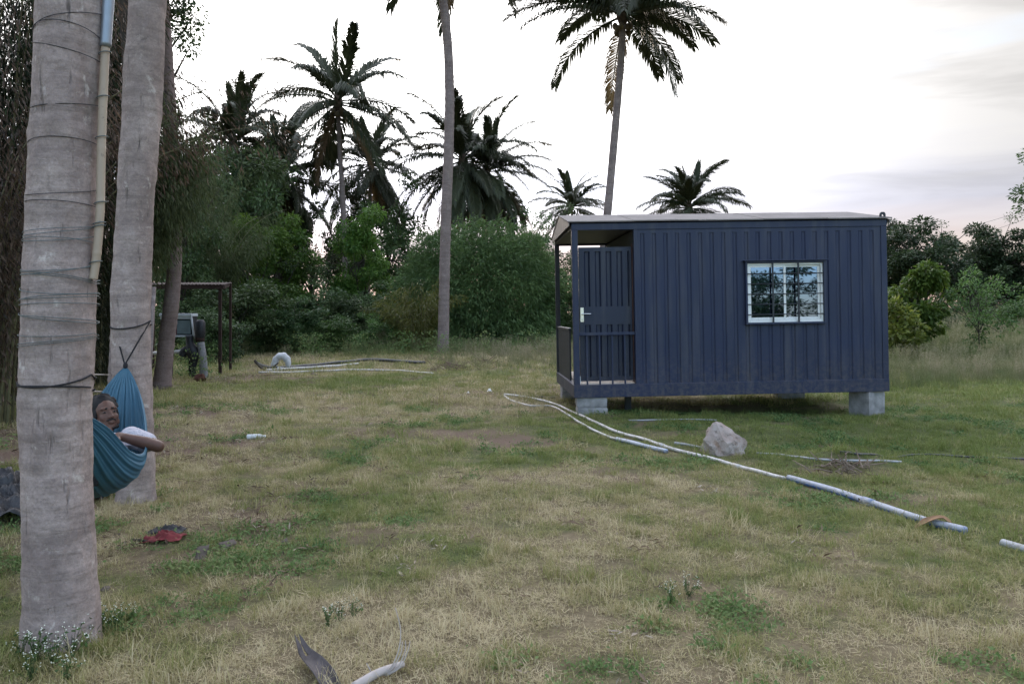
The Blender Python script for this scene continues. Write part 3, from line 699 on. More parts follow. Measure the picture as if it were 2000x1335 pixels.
# far trees that close the view under the crowns
rng = np.random.default_rng(77)
k = 26000; x = rng.uniform(-75, 70, k); y = 72 + rng.normal(0, 3, k)
top = 3.6 + 2.4 * fbm(x / 5.0, x * 0 + 3, 91, 4)
z = 1.0 + rng.random(k) ** 0.8 * top
v, f = leaf_quads(np.stack([x, y, z], 1), 0.5 * rng.uniform(0.6, 1.4, k), rng, None, 0.6, 0.2)
tag(link('distant_treeline', np_mesh('distant_treeline', v, f, M_LEAF_DARK, rng.random(k))), 'low dark line of distant trees along the horizon', None, None, 'stuff')
T_BACK = make_tree_meshes('wide_tree', 97, 6, 2.2, 3.2, 0.6, 0.1, 60, 260, 0.2, 0.7, M_LEAF_DARK, skirt=0.5)
# trees on the camera's side of the clearing, mirrored in the window
for i, (x, y, h, lab) in enumerate(((15.0, -22, 4.6, 'bushy tree behind the camera, left in the window reflection'), (19.5, -27, 5.6, 'taller tree behind the camera in the window reflection'),
                                    (24.0, -24, 4.6, 'bushy tree behind the camera, right in the window reflection'), (11, -26, 5.0, 'tree behind the camera beyond the left end of the reflection'),
                                    (29, -27, 5.4, 'tree behind the camera beyond the right end of the reflection'))):
    s = h / 6.0; place_plant('broadleaf_tree', T_BACK, (x, y, tz(x, y) - 0.3), i * 1.3, (s * 1.5, s * 1.5, s), lab, 'tree')
# ------------------------------------------------------------------ the blue cabin on blocks
def paint(name, c, rough=0.45, wear=0.12, spec=0.4):
    m = Mat(name, rough, spec)
    n = m.noise(1.6, 5, 0.6); st = m.noise(7, 4, 0.6, m.coord((1, 1, 0.08)))
    col = m.mix(m.rng(n, 0.3, 0.7), tuple(x * (1 - wear) for x in c), tuple(x * (1 + wear) for x in c))
    col = m.mix(m.rng(st, 0.48, 0.8, 0, 0.26), col, (0.16, 0.15, 0.14))
    dust = m.noise(30, 6, 0.75); col = m.mix(m.rng(dust, 0.6, 0.85, 0, 0.12), col, (0.25, 0.23, 0.20))
    sepz = m.N('ShaderNodeSeparateXYZ'); m.L(m.coord(), sepz.inputs[0])
    mud = m.math('MULTIPLY', m.rng(sepz.outputs[2], .02, .75, 1.0, 0.0), m.rng(m.noise(14, 6, .75), .42, .68)); col = m.mix(m.math('MULTIPLY', mud, .38), col, (.17, .13, .10))
    rust = m.noise(5, 6, .75, m.coord((1, 1, .22))); col = m.mix(m.rng(rust, .70, .78, 0, .5), col, (.10, .05, .03))
    m.color(col); m.L(m.rng(n, 0.2, 0.8, rough - 0.08, rough + 0.15), m.b.inputs['Roughness'])
    m.bump(m.noise(2.2, 3, 0.5), 0.12, 0.02)
    return m.m
M_NAVY = paint('navy_paint', (0.0132, 0.0202, 0.054))
M_NAVY_DOOR = paint('navy_door_paint', (0.0150, 0.0205, 0.044))
M_ROOF = simple('roof_sheet_grey', (0.165, 0.145, 0.135), 0.75, 0.2, 3.0, 0.3)
M_PRIMER = simple('red_primer', (0.085, 0.045, 0.038), 0.7, 0.25, 8)
M_BOARD = simple('beige_board', (0.55, 0.47, 0.40), 0.6, 0.12, 6)
M_DARKMETAL = simple('dark_steel', (0.035, 0.036, 0.042), 0.5, 0.2, 8)
M_WHITEFRAME = simple('white_window_frame', (0.78, 0.78, 0.76), 0.4, 0.04, 8)
M_CHROME = simple('satin_steel', (0.62, 0.62, 0.62), 0.25, 0.05, 8, 0.5, 1.0)
m = Mat('mirror_film_glass', 0.015, 0.5, 1.0); m.color((0.115, 0.165, 0.30)); M_GLASS = m.m
M_INNER = simple('inner_board', (0.25, 0.24, 0.23), 0.8, 0.1, 4)
CL, CW, CH = 4.79, 2.75, 2.60
cab = tag(empty('portable_cabin', (0.932, 11.7, 0.2475), (0, R(-1.0), R(2.2))), 'dark blue corrugated steel cabin with small porch standing on blocks', 'cabin')
def part(name, mat, boxes, parent=cab, bevel=0.005, loc=None):
    mb = MB()
    for b in boxes: mb.box(*b)
    return mb.build(name, mat, parent, bevel=bevel)
def corr(mb, x0, x1, z0, z1, y=0.0, period=0.175, gw=0.034, sl=0.016, depth=0.015, phase=0.0, cap=True, to=None):
    """corrugated sheet facing -Y: flat bands with narrow grooves going back by depth"""
    if to is None: to = lambda a, b, c: (a, b, c)
    xs = [x0]; k = math.floor((x0 - phase) / period) - 1
    prof = []
    while phase + k * period < x1 + period:
        s = phase + k * period
        prof += [(s, 0), (s + sl, depth), (s + sl + gw, depth), (s + 2 * sl + gw, 0)]; k += 1
    def at(x):
        for (a, ya), (b, yb) in zip(prof, prof[1:]):
            if a <= x <= b: return ya + (yb - ya) * (x - a) / (b - a + 1e-9)
        return 0
    xs = [x0] + [p for p, _ in prof if x0 + 1e-4 < p < x1 - 1e-4] + [x1]
    ys = [y + at(q) for q in xs]
    v = [to(a, b, z) for a, b in zip(xs, ys) for z in (z0, z1)]
    f = [(2 * i, 2 * i + 2, 2 * i + 3, 2 * i + 1) for i in range(len(xs) - 1)]
    if cap:
        n = len(v); 
        for zi, z in ((0, z0), (1, z1)):
            for i in range(len(xs) - 1):
                if ys[i] > y + 1e-4 or ys[i + 1] > y + 1e-4:
                    q = len(v); v += [to(xs[i], y, z), to(xs[i + 1], y, z)]
                    f.append((2 * i + zi, 2 * i + 2 + zi, q + 1, q))
    mb.add(v, f)
PX = 0.93
mb = MB()
WX0, WX1, WZ0, WZ1 = 2.60, 3.82, 1.045, 1.995
for a, b, c, d in ((PX + 0.055, WX0, 0.20, 2.44), (WX1, CL - 0.09, 0.20, 2.44), (WX0, WX1, 0.20, WZ0), (WX0, WX1, WZ1, 2.44)): corr(mb, a, b, c, d, y=0.012, phase=1.03)
mb.box(PX + 0.055, CL - 0.09, 0.012, 0.02, 2.44, 2.50); mb.box(PX + 0.055, CL - 0.09, 0.012, 0.02, 0.17, 0.20)
mb.build('front_wall', M_NAVY, cab)
mb = MB(); corr(mb, 0.09, CW - 0.09, 0.17, 2.5, y=0.0, to=lambda a, b, c: (CL - 0.012 - b, a, c)); mb.build('end_wall', M_NAVY, cab)
mb = MB(); corr(mb, PX, CL - 0.09, 0.17, 2.5, y=0.0, to=lambda a, b, c: (a, CW - 0.012 - b, c)); mb.build('back_wall', M_NAVY, cab)
part('porch_wall', M_DARKMETAL, [(PX + .005, PX + .05, 1.02, CW - .09, .17, 2.5), (PX + .005, PX + .05, .10, 1.02, 2.27, 2.5)], bevel=0)
part('corner_post', M_NAVY, [(0, .09, 0, .09, .19, 2.50)]); part('corner_post', M_NAVY, [(CL - .09, CL, 0, .09, .19, 2.50)])
part('corner_post', M_DARKMETAL, [(0, .08, CW - .08, CW, .19, 2.50)]); part('corner_post', M_NAVY, [(CL - .09, CL, CW - .09, CW, .19, 2.50)])
part('wall_post', M_NAVY, [(PX, PX + .055, .003, .10, .19, 2.50)])
part('bottom_rail', M_NAVY, [(-.003, CL + .003, -.003, .10, 0, .19)]); part('bottom_rail', M_NAVY, [(-.003, CL + .003, CW - .10, CW + .003, 0, .19)])
part('bottom_rail', M_NAVY, [(-.003, .10, .10, CW - .10, 0.002, .188)]); part('bottom_rail', M_NAVY, [(CL - .10, CL + .003, .10, CW - .10, 0.002, .188)])
part('top_rail', M_NAVY, [(-.003, CL + .003, -.003, .10, 2.50, 2.60)]); part('top_rail', M_NAVY, [(-.003, CL + .003, CW - .10, CW + .003, 2.50, 2.60)])
part('top_rail', M_DARKMETAL, [(0, .09, .10, CW - .10, 2.52, 2.598)]); part('top_rail', M_NAVY, [(CL - .09, CL, .10, CW - .10, 2.502, 2.598)])
part('porch_floor', M_BOARD, [(.10, PX + .05, .10, CW - .10, .165, .20)], bevel=0)
part('cabin_floor', M_INNER, [(PX + .06, CL - .10, .10, CW - .10, .14, .18)], bevel=0)
part('ceiling', M_DARKMETAL, [(.09, CL - .09, .10, CW - .10, 2.53, 2.55)], bevel=0)
part('inner_wall', M_INNER, [(PX + .06, WX0, .08, .10, .19, 2.5), (WX1, CL - .1, .08, .10, .19, 2.5), (WX0, WX1, .08, .10, .19, WZ0), (WX0, WX1, .08, .10, WZ1, 2.5)], bevel=0)
# shallow pitched roof of separate sheets, with a plate at each end
RY, RZ, OV = CW / 2, 2.875, 0.06
nsh = 5; sw = (CL + 2 * OV) / nsh
for sgn in (0, 1):
    for i in range(nsh):
        x0 = -OV + i * sw + (0.004 if i else 0); x1 = -OV + (i + 1) * sw
        lift = 0.004 * (i % 2)
        y0, y1 = ((-.05, RY) if sgn == 0 else (CW + .05, RY))
        z0 = 2.612 + lift; z1 = RZ + lift
        v = [(x0, y0, z0), (x1, y0, z0), (x1, y1, z1), (x0, y1, z1), (x0, y0, z0 + .018), (x1, y0, z0 + .018), (x1, y1, z1 + .018), (x0, y1, z1 + .018)]
        fs = [(3, 2, 1, 0), (4, 5, 6, 7), (0, 1, 5, 4), (1, 2, 6, 5), (2, 3, 7, 6), (3, 0, 4, 7)]
        MB().add(v, fs).build('roof_sheet', M_ROOF, cab)
M_GABLE = simple('gable_plate_grey', (0.23, 0.21, 0.20), 0.6, 0.12, 4)
for xg in (-OV + .012, CL + OV - .03):
    v = [(xg + dx, y, z) for dx in (0, .012) for y, z in ((-.035, 2.602), (RY, RZ - .006), (CW + .035, 2.602), (CW + .035, 2.56), (-.035, 2.56))]
    MB().add(v, [(0, 1, 2, 3, 4), (9, 8, 7, 6, 5)] + [(i, (i + 5), (i + 1) % 5 + 5, (i + 1) % 5) for i in range(5)]).build('gable_plate', M_GABLE, cab)
# lifting eye on the right corner
bm = bmesh.new(); ou = []; inn = []
for k in range(16):
    a = 2 * math.pi * k / 16; c, s = math.cos(a), math.sin(a)
    sc = 0.045 / max(abs(c), abs(s) if s < 0 else abs(s) * 0.85)
    ou.append((c * min(sc, .052), s * min(sc, .058))); inn.append((c * .016, s * .018))
vv = [[bm.verts.new((4.745 + q[0], yy, 2.665 + q[1])) for q in ring] for yy in (.02, .04) for ring in (ou, inn)]
for k in range(16):
    j = (k + 1) % 16
    bm.faces.new((vv[0][k], vv[0][j], vv[1][j], vv[1][k])); bm.faces.new((vv[2][k], vv[3][k], vv[3][j], vv[2][j]))
    bm.faces.new((vv[0][k], vv[2][k], vv[2][j], vv[0][j])); bm.faces.new((vv[1][k], vv[1][j], vv[3][j], vv[3][k]))
me = bpy.data.meshes.new('lifting_eye'); bm.to_mesh(me); bm.free(); me.materials.append(M_DARKMETAL); link('lifting_eye', me, cab)
part('lifting_eye_plate', M_DARKMETAL, [(4.70, 4.788, .018, .042, 2.60, 2.625)])
# open door, parallel to the front, hinged at the porch wall
DY = 0.14
mb = MB(); DX0, DX1, DZ0, DZ1 = 0.115, 0.915, 0.235, 2.255
for z0, z1 in ((0.30, 1.085), (1.36, 2.19)): corr(mb, DX0 + .04, DX1 - .03, z0, z1, y=DY, period=0.165, gw=0.045, sl=.022, depth=.03, phase=DX0 + .08)
for b in ((DX0, DX0 + .04, DY, DY + .04, DZ0, DZ1), (DX1 - .03, DX1, DY, DY + .04, DZ0, DZ1), (DX0 + .04, DX1 - .03, DY + .001, DY + .04, DZ0, .30), (DX0 + .04, DX1 - .03, DY + .001, DY + .04, 1.085, 1.36), (DX0 + .04, DX1 - .03, DY + .001, DY + .04, 2.19, DZ1),
          (DX0 + .04, DX1 - .03, DY + .034, DY + .04, .30, 1.085), (DX0 + .04, DX1 - .03, DY + .034, DY + .04, 1.36, 2.19)): mb.box(*b)
door = mb.build('door', M_NAVY_DOOR, cab)
mb = MB(); mb.box(DX0 + .012, DX0 + .062, DY - .012, DY - .001, 1.13, 1.345)
mb.tube([(DX0 + .037, DY - .012, 1.25), (DX0 + .037, DY - .05, 1.25)], .011, 10)
mb.tube([(DX0 + .03, DY - .05, 1.25), (DX0 + .10, DY - .052, 1.252), (DX0 + .165, DY - .045, 1.25)], .010, 10)
ellipsoid(mb, (DX0 + .037, DY - .012, 1.165), (.010, .006, .016)); mb.build('handle', M_CHROME, door, bevel=.003)
for zh in (.45, 1.25, 2.05): part('hinge', M_DARKMETAL, [(DX1, DX1 + .018, DY + .005, DY + .03, zh, zh + .10)], door)
part('door_jamb', M_PRIMER, [(PX - .012, PX - .001, .105, .19, .21, 2.30)], bevel=0)
part('door_stop', M_WHITEFRAME, [(.100, .114, DY - .01, DY + .01, .203, .31)], bevel=0)
# railings
rail = part('railing', M_NAVY, [(.09, PX, .022, .062, .925, .972)])
for xb in (.205, .395, .585, .775): part('railing_bar', M_NAVY, [(xb - .012, xb + .012, .03, .054, .19, .925)], rail, .002)
side = part('side_railing', M_DARKMETAL, [(.022, .066, .84, CW - .08, .985, 1.02), (.03, .058, .84, .87, .19, .985)])
part('top_strip', simple('bare_steel', (.35, .34, .33), .45, .1), [(.02, .068, .838, CW - .08, 1.021, 1.027)], side, 0)
yb = .90
while yb < CW - .1: part('side_railing_bar', M_DARKMETAL, [(.032, .056, yb, yb + .085, .19, .985)], side, .002); yb += .118
# window
win = part('window', M_NAVY, [(WX0, WX0 + .03, -.05, .08, WZ0, WZ1), (WX1 - .03, WX1, -.05, .08, WZ0, WZ1), (WX0 + .03, WX1 - .03, -.05, .08, WZ0, WZ0 + .03), (WX0 + .03, WX1 - .03, -.05, .08, WZ1 - .03, WZ1)])
part('window_hood', M_NAVY, [(WX0 - .03, WX1 + .03, -.09, .011, WZ1 + .001, WZ1 + .016)], win)
a0, a1, c0, c1 = WX0 + .03, WX1 - .03, WZ0 + .03, WZ1 - .03
part('frame', M_WHITEFRAME, [(a0, a0 + .03, -.012, .05, c0, c1), (a1 - .03, a1, -.012, .05, c0, c1), (a0 + .03, a1 - .03, -.012, .05, c0, c0 + .04), (a0 + .03, a1 - .03, -.012, .05, c1 - .03, c1)], win)
mid = (a0 + a1) / 2
for q0, q1, yy in ((a0 + .032, mid + .02, .004), (mid - .02, a1 - .032, .026)):
    z0, z1 = c0 + .042, c1 - .032
    part('sash', M_WHITEFRAME, [(q0, q0 + .035, yy, yy + .02, z0, z1), (q1 - .035, q1, yy, yy + .02, z0, z1), (q0 + .035, q1 - .035, yy, yy + .02, z0, z0 + .035), (q0 + .035, q1 - .035, yy, yy + .02, z1 - .03, z1)], win, .003)
    part('pane', M_GLASS, [(q0 + .034, q1 - .034, yy + .009, yy + .013, z0 + .034, z1 - .029)], win, 0)
for k in range(5):
    z = c0 + (c1 - c0) * (0.135 + k * 0.172)
    mb = MB(); mb.tube([(a0 - .005, -.035, z), (a1 + .005, -.035, z)], .0075, 8); mb.build('grille_bar', M_DARKMETAL, win, smooth=True)
for q in (a0 + .385, a0 + .775):
    mb = MB(); mb.box(q - .011, q + .011, -.046, -.028, c0 - .01, c1 + .01); mb.build('grille_upright', M_DARKMETAL, win)
# blocks under the cabin
M_CONC = simple('concrete', (0.33, 0.32, 0.32), 0.9, 0.36, 7, 0.15, 0.4)
def block(label, sx, sy, sz, loc, rz, name='concrete_block', seed=0):
    rng = np.random.default_rng(seed); mb = MB()
    n = 6
    bm = bmesh.new(); bmesh.ops.create_cube(bm, size=1); bmesh.ops.subdivide_edges(bm, edges=bm.edges[:], cuts=n, use_grid_fill=True)
    for v in bm.verts:
        p = Vector((v.co.x * sx, v.co.y * sy, v.co.z * sz)); q = max(abs(v.co.x), abs(v.co.y)) + abs(v.co.z)
        nn = mnoise.noise(p * 9 + Vector((seed, 0, 0))) * .006 + mnoise.noise(p * 28 + Vector((seed, 3, 0))) * .004
        v.co = p * (1 + nn * 2 - (0.03 if q > 0.98 else 0))
    me = bpy.data.meshes.new(name); bm.to_mesh(me); bm.free(); me.materials.append(M_CONC)
    return tag(link(name, me, None, loc, (0, R(rng.normal() * .5), rz)), label, 'concrete block', 'concrete blocks under the cabin')
def cab_w(x, y, z): 
    M = Matrix.LocRotScale(cab.location, cab.rotation_euler, None); return M @ Vector((x, y, z))
p = cab_w(.27, .14, 0); block('upper concrete block under the front left corner of the cabin', .45, .22, .148, (p.x, p.y, p.z - .077), R(2), seed=1)
block('lower concrete block on the grass at the front left cabin corner', .45, .22, .15, (p.x + .005, p.y - .01, p.z - .228), R(3.5), seed=2)
p = cab_w(.16, CW - .3, 0); block('upper concrete block under the rear porch corner', .22, .42, .148, (p.x, p.y, p.z - .078), R(2), seed=3)
block('lower concrete block under the rear porch corner', .22, .42, .15, (p.x, p.y + .01, p.z - .229), R(1), seed=4)
p = cab_w(CL - .24, .22, 0); block('single upright concrete block under the front right cabin corner', .36, .36, .40, (p.x, p.y, p.z - .202), R(28), seed=5)
p = cab_w(CL - .55, CW - .25, 0); block('concrete block far under the rear right cabin corner', .50, .22, .40, (p.x, p.y, p.z - .202), R(2), seed=6)
p = cab_w(.97, .9, 0); t = tag(empty('support_post', (p.x, p.y, p.z - .35)), 'dark steel prop standing under the middle of the cabin floor', 'post')
part('shaft', M_DARKMETAL, [(-.05, .05, -.05, .05, 0, .345)], t); part('base_plate', M_DARKMETAL, [(-.11, .11, -.11, .11, -.03, 0)], t)
# small things on the porch
p = cab_w(.42, 1.6, .2); t = tag(empty('cardboard_box', p, (0, 0, R(12))), 'brown cardboard box on the porch floor behind the side railing', 'box')
M_CARD = simple('cardboard', (.24, .13, .06), .85, .15, 10)
part('carton', M_CARD, [(-.2, .2, -.15, .15, .001, .27)], t); part('flap', M_CARD, [(-.2, .2, -.152, -.02, .272, .277)], t, 0); part('flap', M_CARD, [(-.2, .2, .02, .152, .272, .277)], t, 0)

# ------------------------------------------------------------------ lumps: rocks, cloth, sheets
def lump(name, size, seed, mat, loc, rz=0, label=None, cat=None, group=None, rough=0.22, hull=14, flat=0.0, cuts=3):
    rng = np.random.default_rng(seed); bm = bmesh.new()
    for k in range(hull):
        v = rand_unit(rng, 1)[0] * rng.uniform(.82, 1.0); bm.verts.new((v[0] * .5, v[1] * .5, v[2] * .5))
    bmesh.ops.convex_hull(bm, input=bm.verts[:])
    bmesh.ops.triangulate(bm, faces=bm.faces[:])
    bmesh.ops.subdivide_edges(bm, edges=bm.edges[:], cuts=cuts, use_grid_fill=True)
    off = Vector((seed * 3.1, seed, 0))
    for v in bm.verts:
        n = mnoise.fractal(v.co * 3.5 + off, 1.0, 2.0, 5); v.co *= 1 + rough * n
        v.co = Vector((v.co.x * size[0], v.co.y * size[1], v.co.z * size[2]))
    bmesh.ops.recalc_face_normals(bm, faces=bm.faces[:])
    me = bpy.data.meshes.new(name); bm.to_mesh(me); bm.free(); me.materials.append(mat)
    o = link(name, me, None, loc, (0, 0, rz)); 
    return tag(o, label, cat, group)
m = Mat('pale_rock', 0.9, 0.2); n = m.noise(7, 6, .65)
c = m.mix(m.rng(n, .3, .7), (.26, .20, .17), (.42, .37, .34)); c = m.mix(m.rng(m.noise(4, 6, .7, None, 1.0), .50, .64, 0, .85), c, (.22, .125, .075)); c = m.mix(m.rng(m.noise(16, 4, .7), .55, .68, 0, .8), c, (.10, .08, .07))
m.color(c); m.bump(m.noise(20, 6, .7), .6, .02); M_ROCKP = m.m
M_ROCKG = simple('field_stone', (.21, .17, .145), .95, .35, 9, .15, .5)
# the pale boulder, from the outline seen in the photograph, given its own thickness
p = G(1418, 888)
def boulder(label, loc, pts, seed):
    bm = bmesh.new()
    for q in pts: bm.verts.new(q)
    bmesh.ops.convex_hull(bm, input=bm.verts[:]); bmesh.ops.triangulate(bm, faces=bm.faces[:])
    bmesh.ops.subdivide_edges(bm, edges=bm.edges[:], cuts=4, use_grid_fill=True)
    for v in bm.verts:
        n = mnoise.fractal(v.co * 7 + Vector((seed, 0, 0)), 1.0, 2.1, 5) * .034; n -= .05 * max(0, .25 - abs(mnoise.noise(v.co * 5 + Vector((9, seed, 0))))) 
        v.co += v.co.normalized() * n
    bmesh.ops.recalc_face_normals(bm, faces=bm.faces[:])
    me = bpy.data.meshes.new('rock'); bm.to_mesh(me); bm.free(); me.materials.append(M_ROCKP)
    return tag(link('rock', me, None, loc), label, 'rock')
boulder('large pale angular rock on the grass beside the white pipe', (p.x, p.y + .12, p.z), [(-.265, -.05, .03), (-.23, -.08, .16), (-.085, -.02, .335), (-.01, .06, .325), (.06, -.03, .255), (.17, -.06, .20), (.255, -.03, .10), (.21, -.10, -.02),
        (.12, -.17, -.06), (-.1, -.18, -.02), (-.03, -.15, .17), (-.15, -.14, .08), (.1, .16, .22), (.2, .15, .0), (-.2, .16, .0), (-.12, .14, .26), (0, 0, -.12)], 4)
for px, py, w, h, lab in ((398, 1088, .17, .12, 'grey stone half sunk in the grass below the red rag'), (442, 1070, .12, .10, 'smaller grey stone right behind the half sunk stone'),
                          (557, 1062, .065, .06, 'small reddish stone alone in the grass right of the grey stones'), (207, 1152, .07, .045, 'small flat grey stone by the foot of the nearest trunk'),
                          (612, 733, .20, .13, 'small dark stone on the grass in front of the back pipes')):
    q = G(px, py); lump('stone', (w, w * .8, h), int(px), M_ROCKG, (q.x, q.y, q.z + h * .15), .3, lab, 'stone')
q = G(392, 745); lump('stone', (.34, .28, .24), 77, simple('red_laterite', (.12, .055, .045), .95, .35, 9, .1, .5), (q.x, q.y, q.z + .08), .3, 'dark red rock at the foot of the wooden post', 'rock')

def cloth(name, w, d, seed, mat, loc, rz, label, cat, height=.05, nx=26, ny=20, freq=7, edge=.25):
    gx_, gy_ = np.meshgrid(np.linspace(-.5, .5, nx), np.linspace(-.5, .5, ny))
    ex = 1 + edge * (fbm(gx_ * 3 + seed, gy_ * 3, seed, 2) - .5) * 2
    X = gx_ * w * ex; Y = gy_ * d * ex
    rid = 1 - np.abs(fbm(gx_ * freq * .55 + seed, gy_ * freq * .55, seed + 5, 4) * 2 - 1)
    Z = height * (rid ** 2) * np.clip(1.5 - 2.2 * np.hypot(gx_, gy_), .15, 1)
    c, s = math.cos(rz), math.sin(rz)
    WX = loc.x + X * c - Y * s; WY = loc.y + X * s + Y * c
    Z = Z + terrain(WX, WY) - loc.z + .012
    idx = np.arange(nx * ny).reshape(ny, nx)
    q = np.stack([idx[:-1, :-1], idx[:-1, 1:], idx[1:, 1:], idx[1:, :-1]], -1).reshape(-1, 4)
    me = np_mesh(name, np.stack([WX - loc.x, WY - loc.y, Z], -1).reshape(-1, 3), q, mat, smooth=True)
    o = link(name, me, None, loc); sm = o.modifiers.new('thickness', 'SOLIDIFY'); sm.thickness = .004
    return tag(o, label, cat)
cloth('red_rag', .26, .17, 5, simple('red_cloth', (.17, .03, .033), .85, .3, 12), G(318, 1056), .2, 'crumpled red rag on the dry grass behind the nearest trunk', 'rag', .06)
cloth('dark_rag', .22, .15, 6, simple('dark_cloth', (.05, .048, .05), .9, .4, 14), G(328, 1040), .1, 'crumpled dark grey rag just behind the red rag', 'rag', .05)
m = Mat('black_plastic', .28, .5); m.color((.012, .0125, .015)); m.bump(m.noise(25, 5, .65), .5, .03)
cloth('plastic_sheet', 1.5, 1.2, 8, m.m, G(-25, 995), .4, 'shiny black plastic sheet heaped left of the nearest trunk', 'plastic sheet', .30, 80, 70, 17)
q = G(262, 1060); mb = MB(); mb.tube([(q.x - .02, q.y, q.z + .02), (q.x + .06, q.y - .02, q.z + .025), (q.x + .15, q.y - .05, q.z + .02)], [.010, .009, .005], 6)
tag(mb.build('stick', M_WOOD, smooth=True), 'short dark stick lying at the left end of the red rag', 'stick')

# ------------------------------------------------------------------ pipes on the ground
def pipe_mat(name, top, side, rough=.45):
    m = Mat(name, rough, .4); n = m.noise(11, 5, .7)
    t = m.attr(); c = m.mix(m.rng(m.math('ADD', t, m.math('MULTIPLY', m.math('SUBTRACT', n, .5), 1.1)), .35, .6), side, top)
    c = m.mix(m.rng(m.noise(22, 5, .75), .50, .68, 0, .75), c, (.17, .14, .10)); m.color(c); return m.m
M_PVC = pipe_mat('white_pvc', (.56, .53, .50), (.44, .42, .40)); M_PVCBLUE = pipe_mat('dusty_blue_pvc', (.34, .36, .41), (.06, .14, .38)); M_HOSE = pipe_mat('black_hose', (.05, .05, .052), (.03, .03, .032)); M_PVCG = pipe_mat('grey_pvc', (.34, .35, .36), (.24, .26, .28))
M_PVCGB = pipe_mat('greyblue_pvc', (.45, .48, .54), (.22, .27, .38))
def pipe(label, rows, r, mat, name='pipe', lift=0.6, n=None, joints=(), group=None, cat='pipe', parent=None):
    pts = [G(x, y) for x, y in rows]; n = n or 10 * len(pts)
    w = spline(pts, n); zt = terrain(w[:, 0], w[:, 1])
    k = np.ones(5) / 5; zp = np.pad(zt, 2, mode='edge'); w[:, 2] = np.maximum(np.convolve(zp, k, 'valid'), zt - r * .5) + r * lift
    base = Vector(w[0]); w = w - w[0]
    sg = 10; v, f = tube_np(w, r, sg)
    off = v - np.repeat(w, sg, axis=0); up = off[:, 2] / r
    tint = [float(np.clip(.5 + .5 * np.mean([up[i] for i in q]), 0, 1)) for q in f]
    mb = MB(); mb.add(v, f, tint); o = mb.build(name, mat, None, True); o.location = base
    tag(o, label, cat, group)
    for j in joints:
        i = int(j * (n - 1)); a, b = w[max(0, i - 1)], w[min(n - 1, i + 1)]; d = (b - a) / np.linalg.norm(b - a)
        c = MB(); c.tube([w[i] - d * .06, w[i] + d * .06], r * 1.22, 12, tint=.6); c.build('coupling', mat, o, True)
    return o
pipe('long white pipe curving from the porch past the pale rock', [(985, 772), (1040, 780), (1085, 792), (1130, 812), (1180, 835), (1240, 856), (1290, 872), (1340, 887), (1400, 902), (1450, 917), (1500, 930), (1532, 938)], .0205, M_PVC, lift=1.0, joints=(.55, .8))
pipe('thin white pipe looping beside the long white pipe', [(984, 774), (1000, 784), (1035, 794), (1080, 796), (1110, 812), (1140, 831), (1170, 847), (1205, 860)], .017, M_PVC, lift=1.0)
pipe('short grey-blue pipe end beside the long white pipe', [(1205, 861), (1250, 872), (1302, 885)], .026, M_PVCGB, lift=.9)
pipe('dark green hose lying between the white pipe and the porch', [(990, 770), (1030, 774), (1084, 777)], .014, M_HOSE, 'hose', cat='hose')
pipe('pale pipe half buried left of the rock', [(1318, 867), (1350, 872), (1380, 878)], .018, M_PVCG)
pipe('pale pipe half buried right of the rock', [(1478, 885), (1530, 889), (1585, 896), (1680, 900), (1760, 903)], .013, M_PVCG, lift=.3)
pipe('thin pale pipe in the shade before the cabin', [(1228, 822), (1300, 821), (1345, 820), (1400, 822)], .012, M_PVCG, lift=.9)
pipe('thin black hose across the green grass at right', [(1640, 884), (1700, 888), (1780, 890), (1900, 894), (2010, 898)], .011, M_HOSE, 'hose', cat='hose', lift=1.0)
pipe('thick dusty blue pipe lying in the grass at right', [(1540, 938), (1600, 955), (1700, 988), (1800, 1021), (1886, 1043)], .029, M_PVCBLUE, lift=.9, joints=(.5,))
pipe('grey pipe piece at the right edge, beyond the blue pipe', [(1958, 1063), (1975, 1068), (2010, 1078), (2060, 1090)], .029, M_PVCG, lift=.35)
pipe('black pipe bending across the back of the clearing', [(500, 712), (530, 722), (600, 718), (680, 710), (725, 706), (830, 712)], .045, M_HOSE, lift=1.3)
pipe('white pipe in front of the black pipe at the back', [(520, 726), (580, 722), (640, 718), (700, 713)], .035, M_PVC, lift=1.2)
pipe('pale pipe lying nearest of the back pipes', [(505, 729), (600, 727), (700, 724), (770, 725), (845, 731)], .028, M_PVC, lift=.9)

# small rubbish
def bottle(loc, rz, label):
    t = tag(empty('plastic_bottle', loc, (0, 0, rz)), label, 'bottle')
    M = simple('clear_plastic', (.62, .63, .63), .25, .06, 20, .5)
    mb = MB(); mb.tube([(0, 0, .032), (.004, 0, .032), (.15, 0, .032), (.185, 0, .032), (.2, 0, .032)], [.026, .032, .032, .016, .013], 14); mb.build('body', M, t, True)
    mb = MB(); mb.tube([(.2, 0, .032), (.218, 0, .032)], .015, 12); mb.build('cap', M_WHITEFRAME, t, True)
q = G(482, 858); bottle(q, R(14), 'clear plastic bottle lying on the dry grass')
for px, py, s, lab in ((956, 766, .06, 'white scrap of plastic near the end of the white pipes'), (914, 769, .035, 'tiny white scrap of plastic left of the white pipes')):
    q = G(px, py); cloth('plastic_scrap', s * 1.6, s * 1.2, int(px), M_WHITEFRAME, q, 0, lab, 'scrap', s * 1.2, 9, 9, 5)
q = G(548, 722); t = tag(empty('sack', q), 'white plastic sack standing bent over at the back pipes', 'sack')
M_SACK = simple('white_sack', (.55, .55, .56), .7, .15, 14)
mb = MB(); mb.tube(spline([(-.16, 0, 0), (-.17, 0, .16), (-.08, 0, .33), (.08, 0, .36), (.19, 0, .24), (.2, 0, .06)], 22), spline([(.06, 0, 0), (.085, 0, 0), (.09, 0, 0), (.10, 0, 0), (.09, 0, 0), (.05, 0, 0)], 22)[:, 0] * (1 + .12 * np.sin(np.arange(22) * 2.1)), 12)
